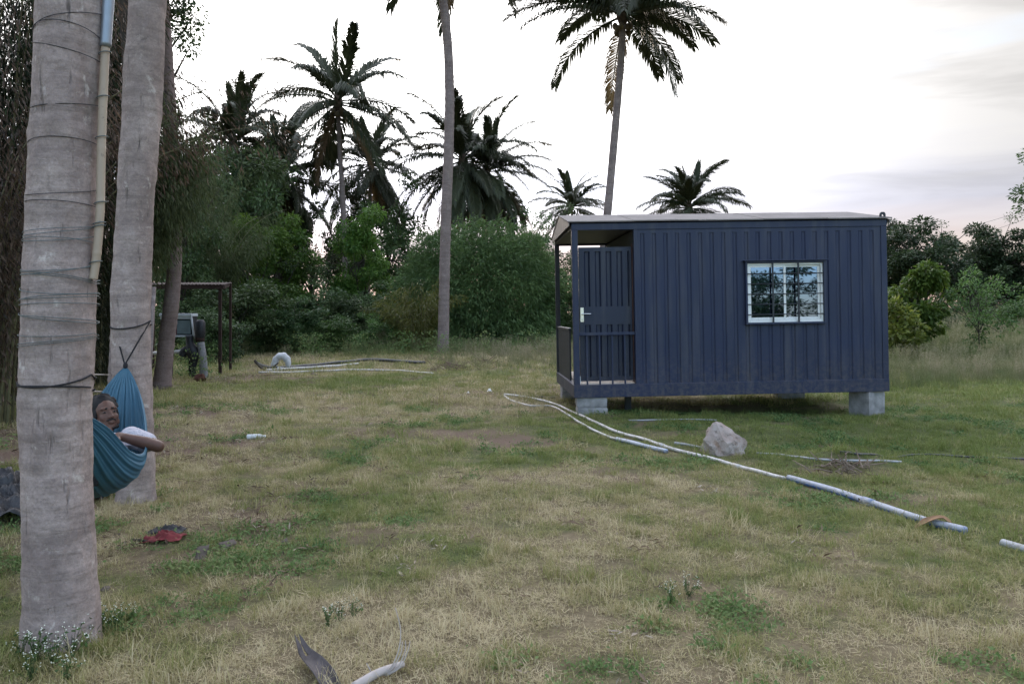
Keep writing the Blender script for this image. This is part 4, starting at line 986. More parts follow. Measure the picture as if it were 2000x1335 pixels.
mb.build('bag', M_SACK, t, True); mb = MB(); mb.tube([(-.25, .02, .02), (-.1, -.05, .06), (.15, -.08, .03)], [.03, .05, .03], 8); mb.build('fold', M_SACK, t, True)
q = G(530, 724); mb = MB(); mb.tube(spline([(-.5, .2, .26), (-.3, .1, .08), (-.05, -.05, .03), (.15, .1, .2)], 14), np.linspace(.035, .02, 14), 6)
o = mb.build('fallen_branch', M_WOOD, smooth=True); o.location = q; tag(o, 'bent dark branch lying left of the white sack', 'branch')
# ------------------------------------------------------------------ rusty shelter and pump
m = Mat('rusty_steel', .8, .2); n = m.noise(9, 6, .7); m.color(m.mix(m.rng(n, .3, .7), (.020, .012, .011), (.05, .028, .022))); M_RUST = m.m
DS = 20.0
sh = tag(empty('rusty_shelter', (X_at(372, DS), DS, tz(X_at(372, DS), DS))), 'rusty open shelter with a thin sheet roof on slim posts', 'shelter')
b = sh.location
def sh_post(px, py_top, d, r):
    p0 = P(px, 729, d); p0.z = tz(p0.x, d) - .1; p1 = P(px, py_top, d); mb = MB(); mb.box(p0.x - b.x - r, p0.x - b.x + r, d - b.y - r, d - b.y + r, p0.z - b.z, p1.z - b.z - .004); mb.build('post', M_RUST, sh)
sh_post(450, 553, 20.3, .028); sh_post(430, 557, 19.3, .034); sh_post(299, 560, 20.3, .03); sh_post(292, 560, 19.3, .03)
zA = Z_at(556, 19.2) - b.z; zB = Z_at(552, 20.4) - b.z
x0 = X_at(288, 19.3) - b.x; x1 = X_at(434, 19.2) - b.x; x2 = X_at(453, 20.4) - b.x; x3 = X_at(290, 20.4) - b.x
n = 22; mb = MB(); 
for i in range(n):
    a0, a1 = i / n, (i + .55) / n; a2 = (i + 1) / n
    for q0, q1, h0, h1 in ((a0, a1, .0, .018), (a1, a2, .018, .0)):
        f = lambda t, h: [(x0 + (x1 - x0) * t, 19.2 - b.y, zA + h), (x3 + (x2 - x3) * t, 20.42 - b.y, zB + h)]
        (u0, u1), (w0, w1) = f(q0, h0), f(q1, h1)
        mb.add([u0, w0, w1, u1], [(0, 1, 2, 3)])
o = mb.build('roof_sheet', M_RUST, sh); s_ = o.modifiers.new('t', 'SOLIDIFY'); s_.thickness = .012
mb = MB(); mb.box(x0, x1 + .02, 19.22 - b.y, 19.27 - b.y, zA - .10, zA - .006); mb.build('front_beam', M_RUST, sh)
mb = MB(); mb.box(x3, x2, 20.34 - b.y, 20.39 - b.y, zB - .10, zB - .006); mb.build('rear_beam', M_RUST, sh)
MB().add([(x1 - .02, 19.3 - b.y, zA - .10), (x1 + .02, 19.3 - b.y, zA - .10), (x2 - .01, 20.33 - b.y, zB - .08), (x2 - .05, 20.33 - b.y, zB - .08)] + [(x1 - .02, 19.3 - b.y, zA - .01), (x1 + .02, 19.3 - b.y, zA - .01), (x2 - .01, 20.33 - b.y, zB - .01), (x2 - .05, 20.33 - b.y, zB - .01)],
         [(0, 3, 2, 1), (4, 5, 6, 7), (0, 1, 5, 4), (1, 2, 6, 5), (2, 3, 7, 6), (3, 0, 4, 7)]).build('side_beam', M_RUST, sh)

DP = 18.4
def pz(px, py, d=DP): return P(px, py, d)
M_CAB = simple('pale_enamel', (.50, .52, .54), .4, .06, 6); M_BLACK = simple('black_iron', (.022, .022, .025), .5, .3, 9)
M_POSTW = bark_mat('weathered_post', (.22, .21, .215), (.36, .35, .355), (.3, .3, .31), pale_amt=.2)
c0 = pz(345, 656); t = tag(empty('pump_control_box', c0), 'white control box with a glass front under the rusty shelter', 'control box')
s = DP / F
mb = MB(); hw, hh = 33 * s, 44 * s
def taper(mb, x0a, x1a, x0b, x1b, y0, y1, z0, z1):
    v = [(x0a, y0, z0), (x1a, y0, z0), (x1a, y1, z0), (x0a, y1, z0), (x0b, y0, z1), (x1b, y0, z1), (x1b, y1, z1), (x0b, y1, z1)]
    mb.add(v, [(3, 2, 1, 0), (4, 5, 6, 7), (0, 1, 5, 4), (1, 2, 6, 5), (2, 3, 7, 6), (3, 0, 4, 7)])
taper(mb, -.30, .40, -.38, .34, .06, .34, 0, .46); mb.build('casing', M_BLACK, t, bevel=.004)
mb = MB(); taper(mb, .375, .405, .315, .345, .0, .06, 0, .46); taper(mb, -.305, -.275, -.385, -.30, .0, .06, 0, .46); mb.box(-.30, .38, 0.001, .06, -.02, .02); mb.box(-.36, .32, 0.002, .06, .40, .46); mb.build('frame', M_CAB, t, bevel=.003)
mb = MB(); mb.box(-.40, .36, -.03, .36, .462, .53); mb.build('lid', M_CAB, t, bevel=.01)
mb = MB(); mb.box(-.02, .31, .035, .055, .05, .37); mb.build('glass', simple('dusty_glass', (.16, .20, .21), .12, .2, 3, .8), t)
mb = MB(); mb.box(-.30, -.01, .03, .058, .02, .40); mb.build('red_panel', simple('dull_red', (.09, .03, .03), .6, .2, 6), t)
for xx in (-.2, .25): 
    mb = MB(); mb.box(xx - .03, xx + .03, .14, .20, -.95, -.021); mb.build('leg', M_BLACK, t)
mb = MB(); mb.tube([(.40, .05, -.03), (.58, .05, -.03)], .055, 14); mb.build('outlet_pipe', M_PVC, t, True)
c0 = onto_ground(pz(376, 728)); t = tag(empty('water_pump', c0), 'black cast iron pump elbow with a white inlet pipe', 'pump')
z = lambda py: Z_at(py, DP) - c0.z; x = lambda px: X_at(px, DP) - c0.x
mb = MB(); mb.tube(spline([(x(378), 0, -.1), (x(379), 0, z(715)), (x(378), 0, z(695)), (x(375), 0, z(684)), (x(371), 0, z(670)), (x(370), 0, z(655))], 20), spline([(.05, 0, 0), (.06, 0, 0), (.13, 0, 0), (.15, 0, 0), (.09, 0, 0), (.085, 0, 0)], 20)[:, 0], 14); mb.build('body', M_BLACK, t, True)
mb = MB(); mb.tube(spline([(x(374), 0, z(686)), (x(362), -.02, z(684)), (x(357), -.03, z(695))], 10), [.10] * 5 + [.09] * 5, 12); mb.build('elbow', M_BLACK, t, True)
mb = MB(); mb.tube([(x(290), -.02, z(690)), (x(325), -.02, z(688)), (x(358), -.02, z(685))], .042, 12); mb.build('inlet_pipe', M_PVC, t, True)
mb = MB(); mb.tube([(x(357), -.02, z(685)), (x(361), -.02, z(685))], .075, 14); mb.build('flange', M_BLACK, t, True)
c0 = onto_ground(pz(396, 733)); t = tag(empty('wooden_post', c0), 'grey weathered post with a black drum on top beside the pump', 'post')
mb = MB(); h1 = Z_at(668, DP) - c0.z; mb.tube(spline([(.03, 0, 0), (.01, 0, h1 * .5), (-.05, 0, h1)], 10), np.linspace(.095, .085, 10), 14); mb.build('shaft', M_POSTW, t, True)
mb = MB(); mb.tube([(-.06, 0, h1 + .01), (-.07, 0, h1 + .12)], [.10, .10], 16); mb.build('collar', M_RUST, t, True)
mb = MB(); z0 = Z_at(660, DP) - c0.z; z1 = Z_at(624, DP) - c0.z; mb.tube([(-.06, 0, z0), (-.06, 0, z0 + .03), (-.06, 0, z1 - .06), (-.06, 0, z1)], [.09, .115, .115, .07], 16); mb.build('drum', M_BLACK, t, True)
q0 = P(301, 560, 10.2); q1 = P(282, 770, 10.2); q1.z = tz(q1.x, 10.2) - .05
mb = MB(); mb.tube([q1 - q1, (q0 - q1) * .5 + Vector((.01, 0, 0)), q0 - q1], [.035, .03, .026], 8); o = mb.build('wooden_pole', M_BARK, smooth=True); o.location = q1
tag(o, 'thin pale pole leaning behind the hammock palm', 'pole')
# power cables far at the right
for rows, lab in ((((1880, 447), (1940, 430), (2080, 388)), 'upper power cable in the sky at right'), (((1900, 462), (1950, 446), (2080, 402)), 'lower power cable in the sky at right')):
    w = spline([P(x_, y_, 60) for x_, y_ in rows], 16); mb = MB(); mb.tube(w, .012, 5); tag(mb.build('power_cable', M_DARKMETAL), lab, 'cable')

# ------------------------------------------------------------------ bamboo pole, wires and ropes on the trunks
AXA = spline(pa, 400); RA = spline([(w / 2 * DA / F, 0, 0) for _, _, w in A_rows], 400)[:, 0]
AXB = spline(pb, 400); RB = spline([(w / 2 * DB / F, 0, 0) for _, _, w in B_rows], 400)[:, 0]
def on_trunk(ax, rr, z, th, off=.004):
    """point on a trunk's skin; th = 0 faces the camera, +90 deg = picture right"""
    i = int(np.argmin(np.abs(ax[:, 2] - z))); c = ax[i]; r = rr[i] + off
    return np.array([c[0] + r * math.sin(th), c[1] - r * math.cos(th), z])
def wire(label, ax, rr, d, turns, rad, mat, cat='wire', name='wire', off=.010, n_per=40, group=None, seed=0):
    """turns: list of (py at left edge, py mid, py right edge) on the front; the back joins one turn to the next"""
    rng = np.random.default_rng(seed); pts = []
    for k, (a, m_, c) in enumerate(turns):
        for t_ in np.linspace(-1, 1, n_per):
            py = (a * (t_ * t_ - t_) / 2 + m_ * (1 - t_ * t_) + c * (t_ * t_ + t_) / 2)
            pts.append(on_trunk(ax, rr, Z_at(py, d - rr[150]), t_ * math.pi / 2 * .98, off))
        if k < len(turns) - 1:
            na = turns[k + 1][0]
            for t_ in np.linspace(0.05, .95, 16):
                pts.append(on_trunk(ax, rr, Z_at(c + (na - c) * t_, d), math.pi / 2 + t_ * math.pi, off))
    mb = MB(); mb.tube(pts, rad, 6); return tag(mb.build(name, mat, smooth=True), label, cat, group)
M_WGREEN = simple('green_wire', (.10, .125, .125), .5, .2, 30); M_WBLACK = simple('black_wire', (.03, .028, .03), .5, .2, 30); M_ROPE = simple('black_rope', (.022, .020, .022), .8, .3, 60)
wire('bundle of grey-green wires wound densely round the nearest trunk at mid height', AXA, RA, DA, [(452, 447, 436), (458, 455, 437), (462, 470, 455), (470, 462, 470), (520, 528, 515), (532, 533, 512), (530, 532, 548), (537, 536, 552), (556, 572, 570), (592, 578, 572), (586, 582, 577), (598, 592, 592), (608, 622, 632), (613, 618, 626), (652, 657, 652), (676, 668, 658), (683, 672, 662)], .0017, M_WGREEN, seed=1)
wire('loose dark wire wound sparsely round the top of the nearest trunk', AXA, RA, DA, [(58, 30, 6), (56, 38, 62), (62, 88, 104), (206, 203, 190), (280, 266, 270), (372, 378, 362), (392, 390, 396)], .0018, M_WBLACK, seed=2)
wire('black hammock rope crossing itself round the nearest trunk', AXA, RA, DA, [(742, 756, 736), (760, 754, 762)], .0042, M_ROPE, 'rope', 'rope', .006)
# pale bamboo pole with a galvanised sleeve, tied to the right of the nearest trunk
DPOLE = 3.60
rows = [(182, 545), (189.5, 490), (195.5, 410), (197, 330), (200, 220), (206, 92), (212, 0), (217, -70)]
w = [P(x_, y_, DPOLE) for x_, y_ in rows]
t = tag(empty('bamboo_pole', w[0]), 'pale bamboo pole with metal tube on top tied to the nearest trunk', 'pole')
mb = MB(); a = spline([w[i] - w[0] for i in range(6)], 120); L_ = np.r_[0, np.cumsum(np.linalg.norm(np.diff(a, axis=0), axis=1))]; ph = (L_ / .24) % 1
mb.tube(a, .0188 * (1 + .10 * np.exp(-((ph - .5) / .035) ** 2)), 16)
m = Mat('dry_bamboo', .5, .35); n = m.noise(5, 5, .6, m.coord((1, 1, .3))); c = m.mix(m.rng(n, .3, .7), (.30, .225, .165), (.42, .34, .26)); c = m.mix(m.rng(m.noise(22, 4, .7), .6, .72, 0, .7), c, (.10, .075, .06)); m.color(c); m.bump(m.noise(60, 3, .6, m.coord((1, 1, .1))), .2, .003)
mb.build('cane', m.m, t, True)
m = Mat('galvanised_steel', .45, .5, .8); m.color(m.mix(m.noise(9, 4, .6), (.20, .22, .26), (.32, .35, .39))); M_GALV = m.m
mb = MB(); a = spline([w[i] - w[0] for i in (5, 6, 7)], 24); mb.tube(a, np.r_[.0245, np.full(8, .0245), .026, np.full(14, .0252)], 20); mb.build('metal_tube', M_GALV, t, True)
def rings(pys):
    mb = MB()
    for py in pys:
        i = int(np.argmin([abs(q[2] + w[0].z - Z_at(py, DPOLE)) for q in A_])); c = A_[i]
        an = np.linspace(0, 2 * np.pi, 20); mb.tube([(c[0] + .026 * math.cos(q), c[1] + .026 * math.sin(q), c[2] + .006 * math.cos(q)) for q in an], .0024, 6, caps=False)
    return mb
A_ = spline([q - w[0] for q in w], 300); rings((104, 190, 268, 396, 436, 441, 512)).build('tie_wire', M_WGREEN, t, True)

# ------------------------------------------------------------------ hammock
G1 = np.array(P(245, 717, 6.06)); G2 = np.array(P(126, 796, 3.86))
def hm_z(u, which):
    if which == 'rim': k = [(0, G1[2]), (.12, .925), (.25, .80), (.4, .665), (.55, .625), (.70, .715), (.85, .90), (1, G2[2])]
    else: k = [(0, G1[2] - .005), (.10, .93), (.22, .655), (.36, .45), (.5, .39), (.64, .415), (.78, .56), (.90, .80), (1, G2[2] - .005)]
    xs, ys = zip(*k); i = np.searchsorted(xs, u, 'right') - 1; i = min(max(i, 0), len(xs) - 2)
    # monotone-ish cubic
    def sl(j):
        if j <= 0: return (ys[1] - ys[0]) / (xs[1] - xs[0])
        if j >= len(xs) - 1: return (ys[-1] - ys[-2]) / (xs[-1] - xs[-2])
        return (ys[j + 1] - ys[j - 1]) / (xs[j + 1] - xs[j - 1])
    h = xs[i + 1] - xs[i]; t = (u - xs[i]) / h
    return (2 * t**3 - 3 * t**2 + 1) * ys[i] + (t**3 - 2 * t**2 + t) * h * sl(i) + (-2 * t**3 + 3 * t**2) * ys[i + 1] + (t**3 - t**2) * h * sl(i + 1)
AXD = (G2 - G1) * [1, 1, 0]; HL = np.linalg.norm(AXD); AXD /= HL; SD = np.array([-AXD[1], AXD[0], 0.0]); SD = SD if SD[0] > 0 else -SD
NU, NV = 90, 150; hv = []
for u in np.linspace(0, 1, NU):
    c = G1 + (G2 - G1) * u; zr = hm_z(u, 'rim'); zb = hm_z(u, 'b'); wd = .005 + .245 * math.sin(math.pi * u) ** .75
    for v_ in np.linspace(-1, 1, NV):
        th = v_ * R(100); lat = wd * math.sin(th) * (1 + .08 * math.cos(th)); zz_ = zb + (zr - zb) * (1 - math.cos(th)) / (1 - math.cos(R(100)))
        g = abs(2 * u - 1)
        pl = .010 * (.35 + .65 * g) * min(1, 6 * wd) * (math.sin(v_ * 44 + 3 * math.sin(v_ * 5) + 1.2 * u) + .6 * math.sin(v_ * 83 + 2 + 2 * u)) * (1 - .6 * (abs(v_) > .97))
        pl += .006 * math.sin(u * 14 + v_ * 7) * math.sin(math.pi * u)
        nrm = SD * math.sin(th) - np.array([0, 0, 1]) * math.cos(th)
        hv.append((c * [1, 1, 0]) + SD * lat + np.array([0, 0, zz_]) + nrm * pl)
hv = np.array(hv); ii = np.arange(NU * NV).reshape(NU, NV); hq = np.stack([ii[:-1, :-1], ii[:-1, 1:], ii[1:, 1:], ii[1:, :-1]], -1).reshape(-1, 4)
m = Mat('blue_hammock_cloth', .6, .3); wv = m.noise(3, 4, .6); m.color(m.mix(m.rng(wv, .3, .7), (.046, .130, .195), (.062, .172, .245)))
tr = m.N('ShaderNodeBsdfTranslucent'); tr.inputs[0].default_value = (.07, .25, .42, 1); mx = m.N('ShaderNodeMixShader'); mx.inputs[0].default_value = .25
m.L(m.b.outputs[0], mx.inputs[1]); m.L(tr.outputs[0], mx.inputs[2]); m.L(mx.outputs[0], m.out.inputs[0]); M_HAM = m.m
hb = Vector(G1); ham = tag(empty('hammock', hb), 'blue cloth hammock slung between the two grey palm trunks', 'hammock')
me = np_mesh('cloth', hv - G1, hq, M_HAM, smooth=True); o = link('cloth', me, ham); sm = o.modifiers.new('thickness', 'SOLIDIFY'); sm.thickness = .003
def rope_path(ax, rr, gpt, z1, z2, zc, off=.007):
    a = [tuple(np.array(gpt))]
    for th in np.linspace(-95, 95, 40): a.append(tuple(on_trunk(ax, rr, z1 + (z2 - z1) * (th + 95) / 190 - zc * math.cos(R(th)), R(th), off)))
    a.append(tuple(np.array(gpt))); return [Vector(q) - hb for q in a]
mb = MB(); mb.tube(rope_path(AXB, RB, G1 + [0, -.01, .02], Z_at(634, 6.2), Z_at(627, 6.2), .045), .006, 6)
mb.tube([Vector(on_trunk(AXB, RB, Z_at(634, 6.2) - (.0) , R(t_), .008)) - hb for t_ in np.linspace(95, 265, 20)], .006, 6)
ellipsoid(mb, (0, 0, .012), (.018, .018, .03)); mb.build('rope', M_ROPE, ham, True)
mb = MB(); g2 = Vector(G2) - hb
for th, py in ((R(105), 738), (R(105), 762), (R(255), 742), (R(255), 760)): mb.tube([g2 + Vector((0, 0, .01)), Vector(on_trunk(AXA, RA, Z_at(py, DA), th, .006)) - hb], .005, 6)
ellipsoid(mb, g2 + Vector((0, 0, .01)), (.018, .018, .03)); mb.build('rope', M_ROPE, ham, True)
for rows, lab in (([(170, 733, 3.7), (190, 731, 5.2), (216, 732, 7.26)], 'upper pale cord stretched between the nearest trunk and the palm behind'), ([(170, 763, 3.7), (190, 764, 5.2), (212, 765, 7.26)], 'lower pale cord stretched between the nearest trunk and the palm behind')):
    mb = MB(); mb.tube(spline([P(*q) for q in rows], 12), .006, 6); tag(mb.build('cord', simple('pale_cord', (.30, .27, .24), .8, .2, 20)), lab, 'cord')

# ------------------------------------------------------------------ the man in the hammock
def capsule(mb, a, b_, ra, rb, n=14):
    a = np.array(tuple(a), float); b_ = np.array(tuple(b_), float); d = b_ - a; L_ = np.linalg.norm(d) + 1e-9; d /= L_
    pts, rad = [], []
    for q in np.linspace(-90, 0, 6): pts.append(a + d * ra * math.sin(R(q))); rad.append(max(1e-4, ra * math.cos(R(q))))
    for q in np.linspace(0, 90, 6): pts.append(b_ + d * rb * math.sin(R(q))); rad.append(max(1e-4, rb * math.cos(R(q))))
    mb.tube(pts, rad, n)
def remeshed(mb, name, mat, voxel, smooth_it, parent):
    o = mb.build(name + '_src', mat)
    r = o.modifiers.new('r', 'REMESH'); r.mode = 'VOXEL'; r.voxel_size = voxel; r.use_smooth_shade = True
    s = o.modifiers.new('s', 'SMOOTH'); s.factor = .5; s.iterations = smooth_it
    bpy.context.view_layer.update(); dg = bpy.context.evaluated_depsgraph_get()
    me = bpy.data.meshes.new_from_object(o.evaluated_get(dg)); me.name = name
    if not me.materials: me.materials.append(mat)
    src = o.data; bpy.data.objects.remove(o); bpy.data.meshes.remove(src)
    return link(name, me, parent)
m = Mat('brown_skin', .5, .35); n = m.noise(6, 4, .6); m.color(m.mix(m.rng(n, .3, .7), (.085, .042, .030), (.125, .064, .045))); m.b.inputs['Subsurface Weight'].default_value = .0; M_SKIN = m.m
M_HAIR = simple('black_hair', (.012, .010, .010), .7, .3, 40, .3); _m = Mat('pale_shirt_cloth', .85, .15); _m.color((.50, .48, .52)); _m.bump(_m.math('ADD', _m.noise(9, 3, .5, _m.coord((1, 1, 2.5)), 1.2), _m.math('MULTIPLY', _m.noise(26, 3, .5, None, 1.0), .4)), 1.0, .05); M_SHIRT = _m.m
M_TROUS = simple('dark_trousers', (.03, .035, .05), .9, .2, 12)
HC = np.array(P(206, 810, 5.50)); 
man = tag(empty('person', HC - [0, 0, .3]), 'person in a pale shirt lying in the blue hammock, elbow over its edge', 'person')
mo = np.array(man.location)
def B_(s, r, z): return np.array([HC[0], HC[1], 0]) + AXD * s + SD * r + np.array([0, 0, z]) - mo
fw = Vector((.70, -.66, .30)).normalized(); upv = Vector((-.22, .12, 1)); upv = (upv - fw * upv.dot(fw)).normalized(); rt = upv.cross(fw).normalized()   # picture right of the face
HM = Matrix((rt, fw, upv)).transposed()
def Hd(x_, y_, z_): return np.array(HM @ Vector((x_, y_, z_))) + HC - mo
mb = MB(); M3 = HM
def el(c, r): ellipsoid(mb, Hd(*c), r, 16, 12, M3)
el((0, -.012, .03), (.076, .096, .090)); el((0, .018, -.03), (.065, .076, .086)); el((0, .036, -.085), (.048, .046, .036)); el((0, .068, -.097), (.022, .018, .018))
for sx in (-1, 1):
    el((sx * .036, .060, -.028), (.027, .022, .026)); el((sx * .034, .078, .030), (.024, .014, .010)); el((sx * .013, .099, -.036), (.010, .010, .009)); el((sx * .077, -.004, -.008), (.011, .022, .033))
    el((sx * .031, .072, .006), (.017, .012, .010)); el((sx * .055, .03, -.06), (.018, .03, .03))
capsule(mb, Hd(0, .084, .018), Hd(0, .105, -.030), .009, .0135); el((0, .108, -.034), (.012, .012, .010))
el((0, .090, -.060), (.024, .011, .007)); el((0, .088, -.072), (.021, .012, .009))
capsule(mb, Hd(0, -.02, -.06), B_(.19, 0, .625), .056, .062)
tors = MB()
for dst, k in ((mb, 1.0), (tors, 1.09)):
    for (s0, z0, r0, l0), (s1, z1, r1, l1) in zip(((.21, .615, .075, .09), (.33, .575, .105, .075), (.55, .53, .105, .06)), ((.33, .575, .105, .075), (.55, .53, .105, .06), (.80, .51, .11, .065))):
        for sg in (-1, 0, 1): capsule(dst, B_(s0, sg * l0, z0), B_(s1, sg * l1, z1), r0 * k, r1 * k)
SHL, ELL, WRL = B_(.25, .19, .665), B_(.46, .375, .625), B_(.50, .145, .712)
SHR, ELR, WRR = B_(.25, -.18, .645), B_(.50, -.17, .60), B_(.62, .02, .70)
for sh_, el_, wr_ in ((SHL, ELL, WRL), (SHR, ELR, WRR)):
    capsule(mb, sh_, el_, .056, .040); capsule(mb, el_, el_ * .65 + wr_ * .35, .038, .043); capsule(mb, el_ * .65 + wr_ * .35, wr_, .042, .025)
    d = (wr_ - el_); d /= np.linalg.norm(d); d = d * .6 + AXD * .6 - np.array([0, 0, .45]); d /= np.linalg.norm(d); pal = wr_ + d * .085
    capsule(mb, wr_, pal, .026, .026); ac = np.cross(d, [0, 0, 1.0]); ac /= np.linalg.norm(ac); dn = np.array([0, 0, -1.0])
    capsule(mb, wr_ + ac * .018, pal + ac * .02, .018, .017); capsule(mb, wr_ - ac * .018, pal - ac * .02, .018, .017)
    for fi, (o_, ln) in enumerate(((-.032, .062), (-.011, .076), (.011, .072), (.032, .056))):
        p0 = pal + ac * o_ - d * .01; p1 = p0 + d * ln * .5; p2 = p1 + (d * .8 + dn * .6) * ln * .35; p3 = p2 + (d * .4 + dn * .9) * ln * .28
        capsule(mb, p0, p1, .0100, .0092, 8); capsule(mb, p1, p2, .0092, .0085, 8); capsule(mb, p2, p3, .0085, .0075, 8)
    p0 = wr_ + d * .03 - ac * .025; p1 = p0 + (d * .5 - ac * .8) * .035; p2 = p1 + (d * .9 - ac * .3) * .03
    capsule(mb, p0, p1, .012, .011, 8); capsule(mb, p1, p2, .011, .009, 8)
leg = MB()
for sg in (-1, 1):
    hip, kn, an = B_(.83, sg * .085, .525), B_(1.22, sg * .085, .60), B_(1.60, sg * .06, .885)
    for dst, k in ((mb, 1), (leg, 1.14)): capsule(dst, hip, kn, .082 * k, .058 * k); capsule(dst, kn, (kn * .6 + an * .4), .056 * k, .055 * k); capsule(dst, (kn * .6 + an * .4), an, .055 * k, .037 * k)
    capsule(mb, an, an + AXD * .03 + np.array([0, 0, .13]), .036, .034); capsule(mb, an - np.array([0, 0, .02]), an + AXD * .02 + np.array([0, 0, .16]), .034, .026)
body = remeshed(mb, 'body', M_SKIN, .0062, 3, man)
# clothes, hair, beard, eyes
capsule(tors, SHL, SHL * .42 + ELL * .58, .074, .068); capsule(tors, SHR, SHR * .45 + ELR * .55, .074, .066)
remeshed(tors, 'shirt', M_SHIRT, .009, 4, man)
capsule(leg, B_(.76, -.06, .527), B_(.76, .06, .527), .125, .125); remeshed(leg, 'trousers', M_TROUS, .011, 4, man)
mb = MB(); el((0, -.034, .058), (.090, .098, .094)); rg = np.random.default_rng(5)
for k in range(170):
    q = rand_unit(rg, 1)[0]
    if q[2] < -.25 or (q[1] > .45 and q[2] < .72): continue
    c = np.array([0, -.034, .058]) + q * [.088, .096, .092]; el(tuple(c), (.015, .015, .015))
for sx in (-1, 1): el((sx * .072, .012, .005), (.012, .022, .04))
remeshed(mb, 'hair', M_HAIR, .007, 2, man)
mb = MB()
for sx in (-1, 1):
    capsule(mb, Hd(sx * .002, .100, -.050), Hd(sx * .028, .089, -.056), .0080, .0065)
    capsule(mb, Hd(sx * .062, .012, -.045), Hd(sx * .045, .045, -.098), .013, .014); capsule(mb, Hd(sx * .045, .045, -.098), Hd(0, .068, -.108), .014, .015)
remeshed(mb, 'beard', M_HAIR, .006, 1, man)
for sx in (-1, 1):
    mb = MB(); capsule(mb, Hd(sx * .018, .090, .030), Hd(sx * .050, .076, .030), .0055, .004, 8); mb.build('eyebrow', M_HAIR, man, True)
    mb = MB(); el((sx * .031, .0795, .004), (.0125, .008, .0055)); e = mb.build('eye', simple('eye_white', (.06, .055, .05), .3, .05), man, True)
    mb = MB(); el((sx * .033, .0865, .0042), (.0055, .003, .005)); mb.build('iris', M_HAIR, e, True)

# ------------------------------------------------------------------ fallen palm pieces
m = Mat('dry_spathe', .75, .25); n = m.noise(5, 5, .6, m.coord((1, 1, .3))); st = m.noise(60, 3, .6, m.coord((1, .25, 1)))
m.color(m.mix(m.rng(m.math('ADD', n, m.math('MULTIPLY', st, .4)), .5, 1.0), (.030, .026, .028), (.15, .13, .125))); m.bump(st, .5, .004); M_SPATHE = m.m
def spathe(name, label, rows, d, widths, depth, mat, tip_split=True, cat='palm spathe'):
    """boat-shaped dry husk: a channel along a path, open upward, split at its far end"""
    pts = spline([G(x_, y_) + Vector((0, 0, l)) for x_, y_, l in rows], 40); b0 = pts[0].copy(); pts = pts - b0; T, N, Bn = frames(pts)
    V = []; K = 15
    for i, p in enumerate(pts):
        u = i / 39; w_ = np.interp(u, np.linspace(0, 1, len(widths)), widths)
        sd = np.cross(T[i], [0, 0, 1.0]); sd /= np.linalg.norm(sd); upn = np.cross(sd, T[i])
        for j in range(K):
            a = (j / (K - 1) - .5) * 2; cl = R(150 - 70 * u)
            V.append(p + sd * w_ * math.sin(a * cl / 2) + upn * w_ * depth * (1 - math.cos(a * cl / 2)) + T[i] * (.06 * abs(a) ** 1.5 * sstep(u, .75, 1.0) if tip_split else 0) + upn * .003 * math.sin(a * 22))
    q = [(i * K + j, i * K + j + 1, (i + 1) * K + j + 1, (i + 1) * K + j) for i in range(39) for j in range(K - 1)]
    if tip_split: q = [f for f in q if not (f[0] // K > 26 and f[0] % K in (6, 7) )]
    me = np_mesh(name, np.array(V), np.array(q), mat, smooth=True); o = link(name, me, None, Vector(b0)); s = o.modifiers.new('t', 'SOLIDIFY'); s.thickness = .004
    return tag(o, label, cat)
spathe('palm_spathe', 'dark split palm spathe curling up from the grass at the bottom edge', [(655, 1368, .01), (632, 1332, .025), (612, 1310, .035), (597, 1296, .045), (588, 1288, .07)], 3.2, [.034, .042, .046, .040, .012], .9, M_SPATHE)
p0 = G(690, 1352, .02); t = tag(empty('palm_flower_stalk', p0), 'pale dry palm stalk with thin curved strands at the bottom edge', 'palm stalk')
M_STALK = simple('pale_stalk', (.42, .37, .34), .7, .15, 20)
mb = MB(); pe_ = G(787, 1312, .035); mb.tube(spline([(0, 0, 0), (pe_ - p0) * .5 + Vector((0, 0, .012)), pe_ - p0], 14), np.linspace(.020, .013, 14), 12); mb.build('stem', M_STALK, t, True)
for rows in (((750, 1318), (768, 1296), (780, 1262), (782, 1225), (772, 1186)), ((752, 1318), (770, 1300), (783, 1274), (786, 1252)), ((754, 1318), (776, 1302), (791, 1272), (792, 1250)),
             ((757, 1317), (781, 1302), (796, 1272), (801, 1251)), ((728, 1330), (724, 1310), (716, 1294))):
    mb = MB(); a = spline([P(*r_, 3.2) - p0 for r_ in rows], 16)
    mb.tube(a, np.linspace(.0042, .0016, 16), 6); mb.build('strand', M_STALK, t, True)
q = G(1822, 1032, .05); M_HUSK = simple('brown_sheath', (.20, .115, .06), .8, .35, 14)
spathe('palm_sheath', 'curled brown palm sheath lying over the end of the blue pipe', [(1788, 1032, .01), (1812, 1030, .05), (1840, 1031, .075), (1858, 1034, .05)], 5, [.008, .04, .045, .02], .5, M_HUSK, False, 'palm sheath')
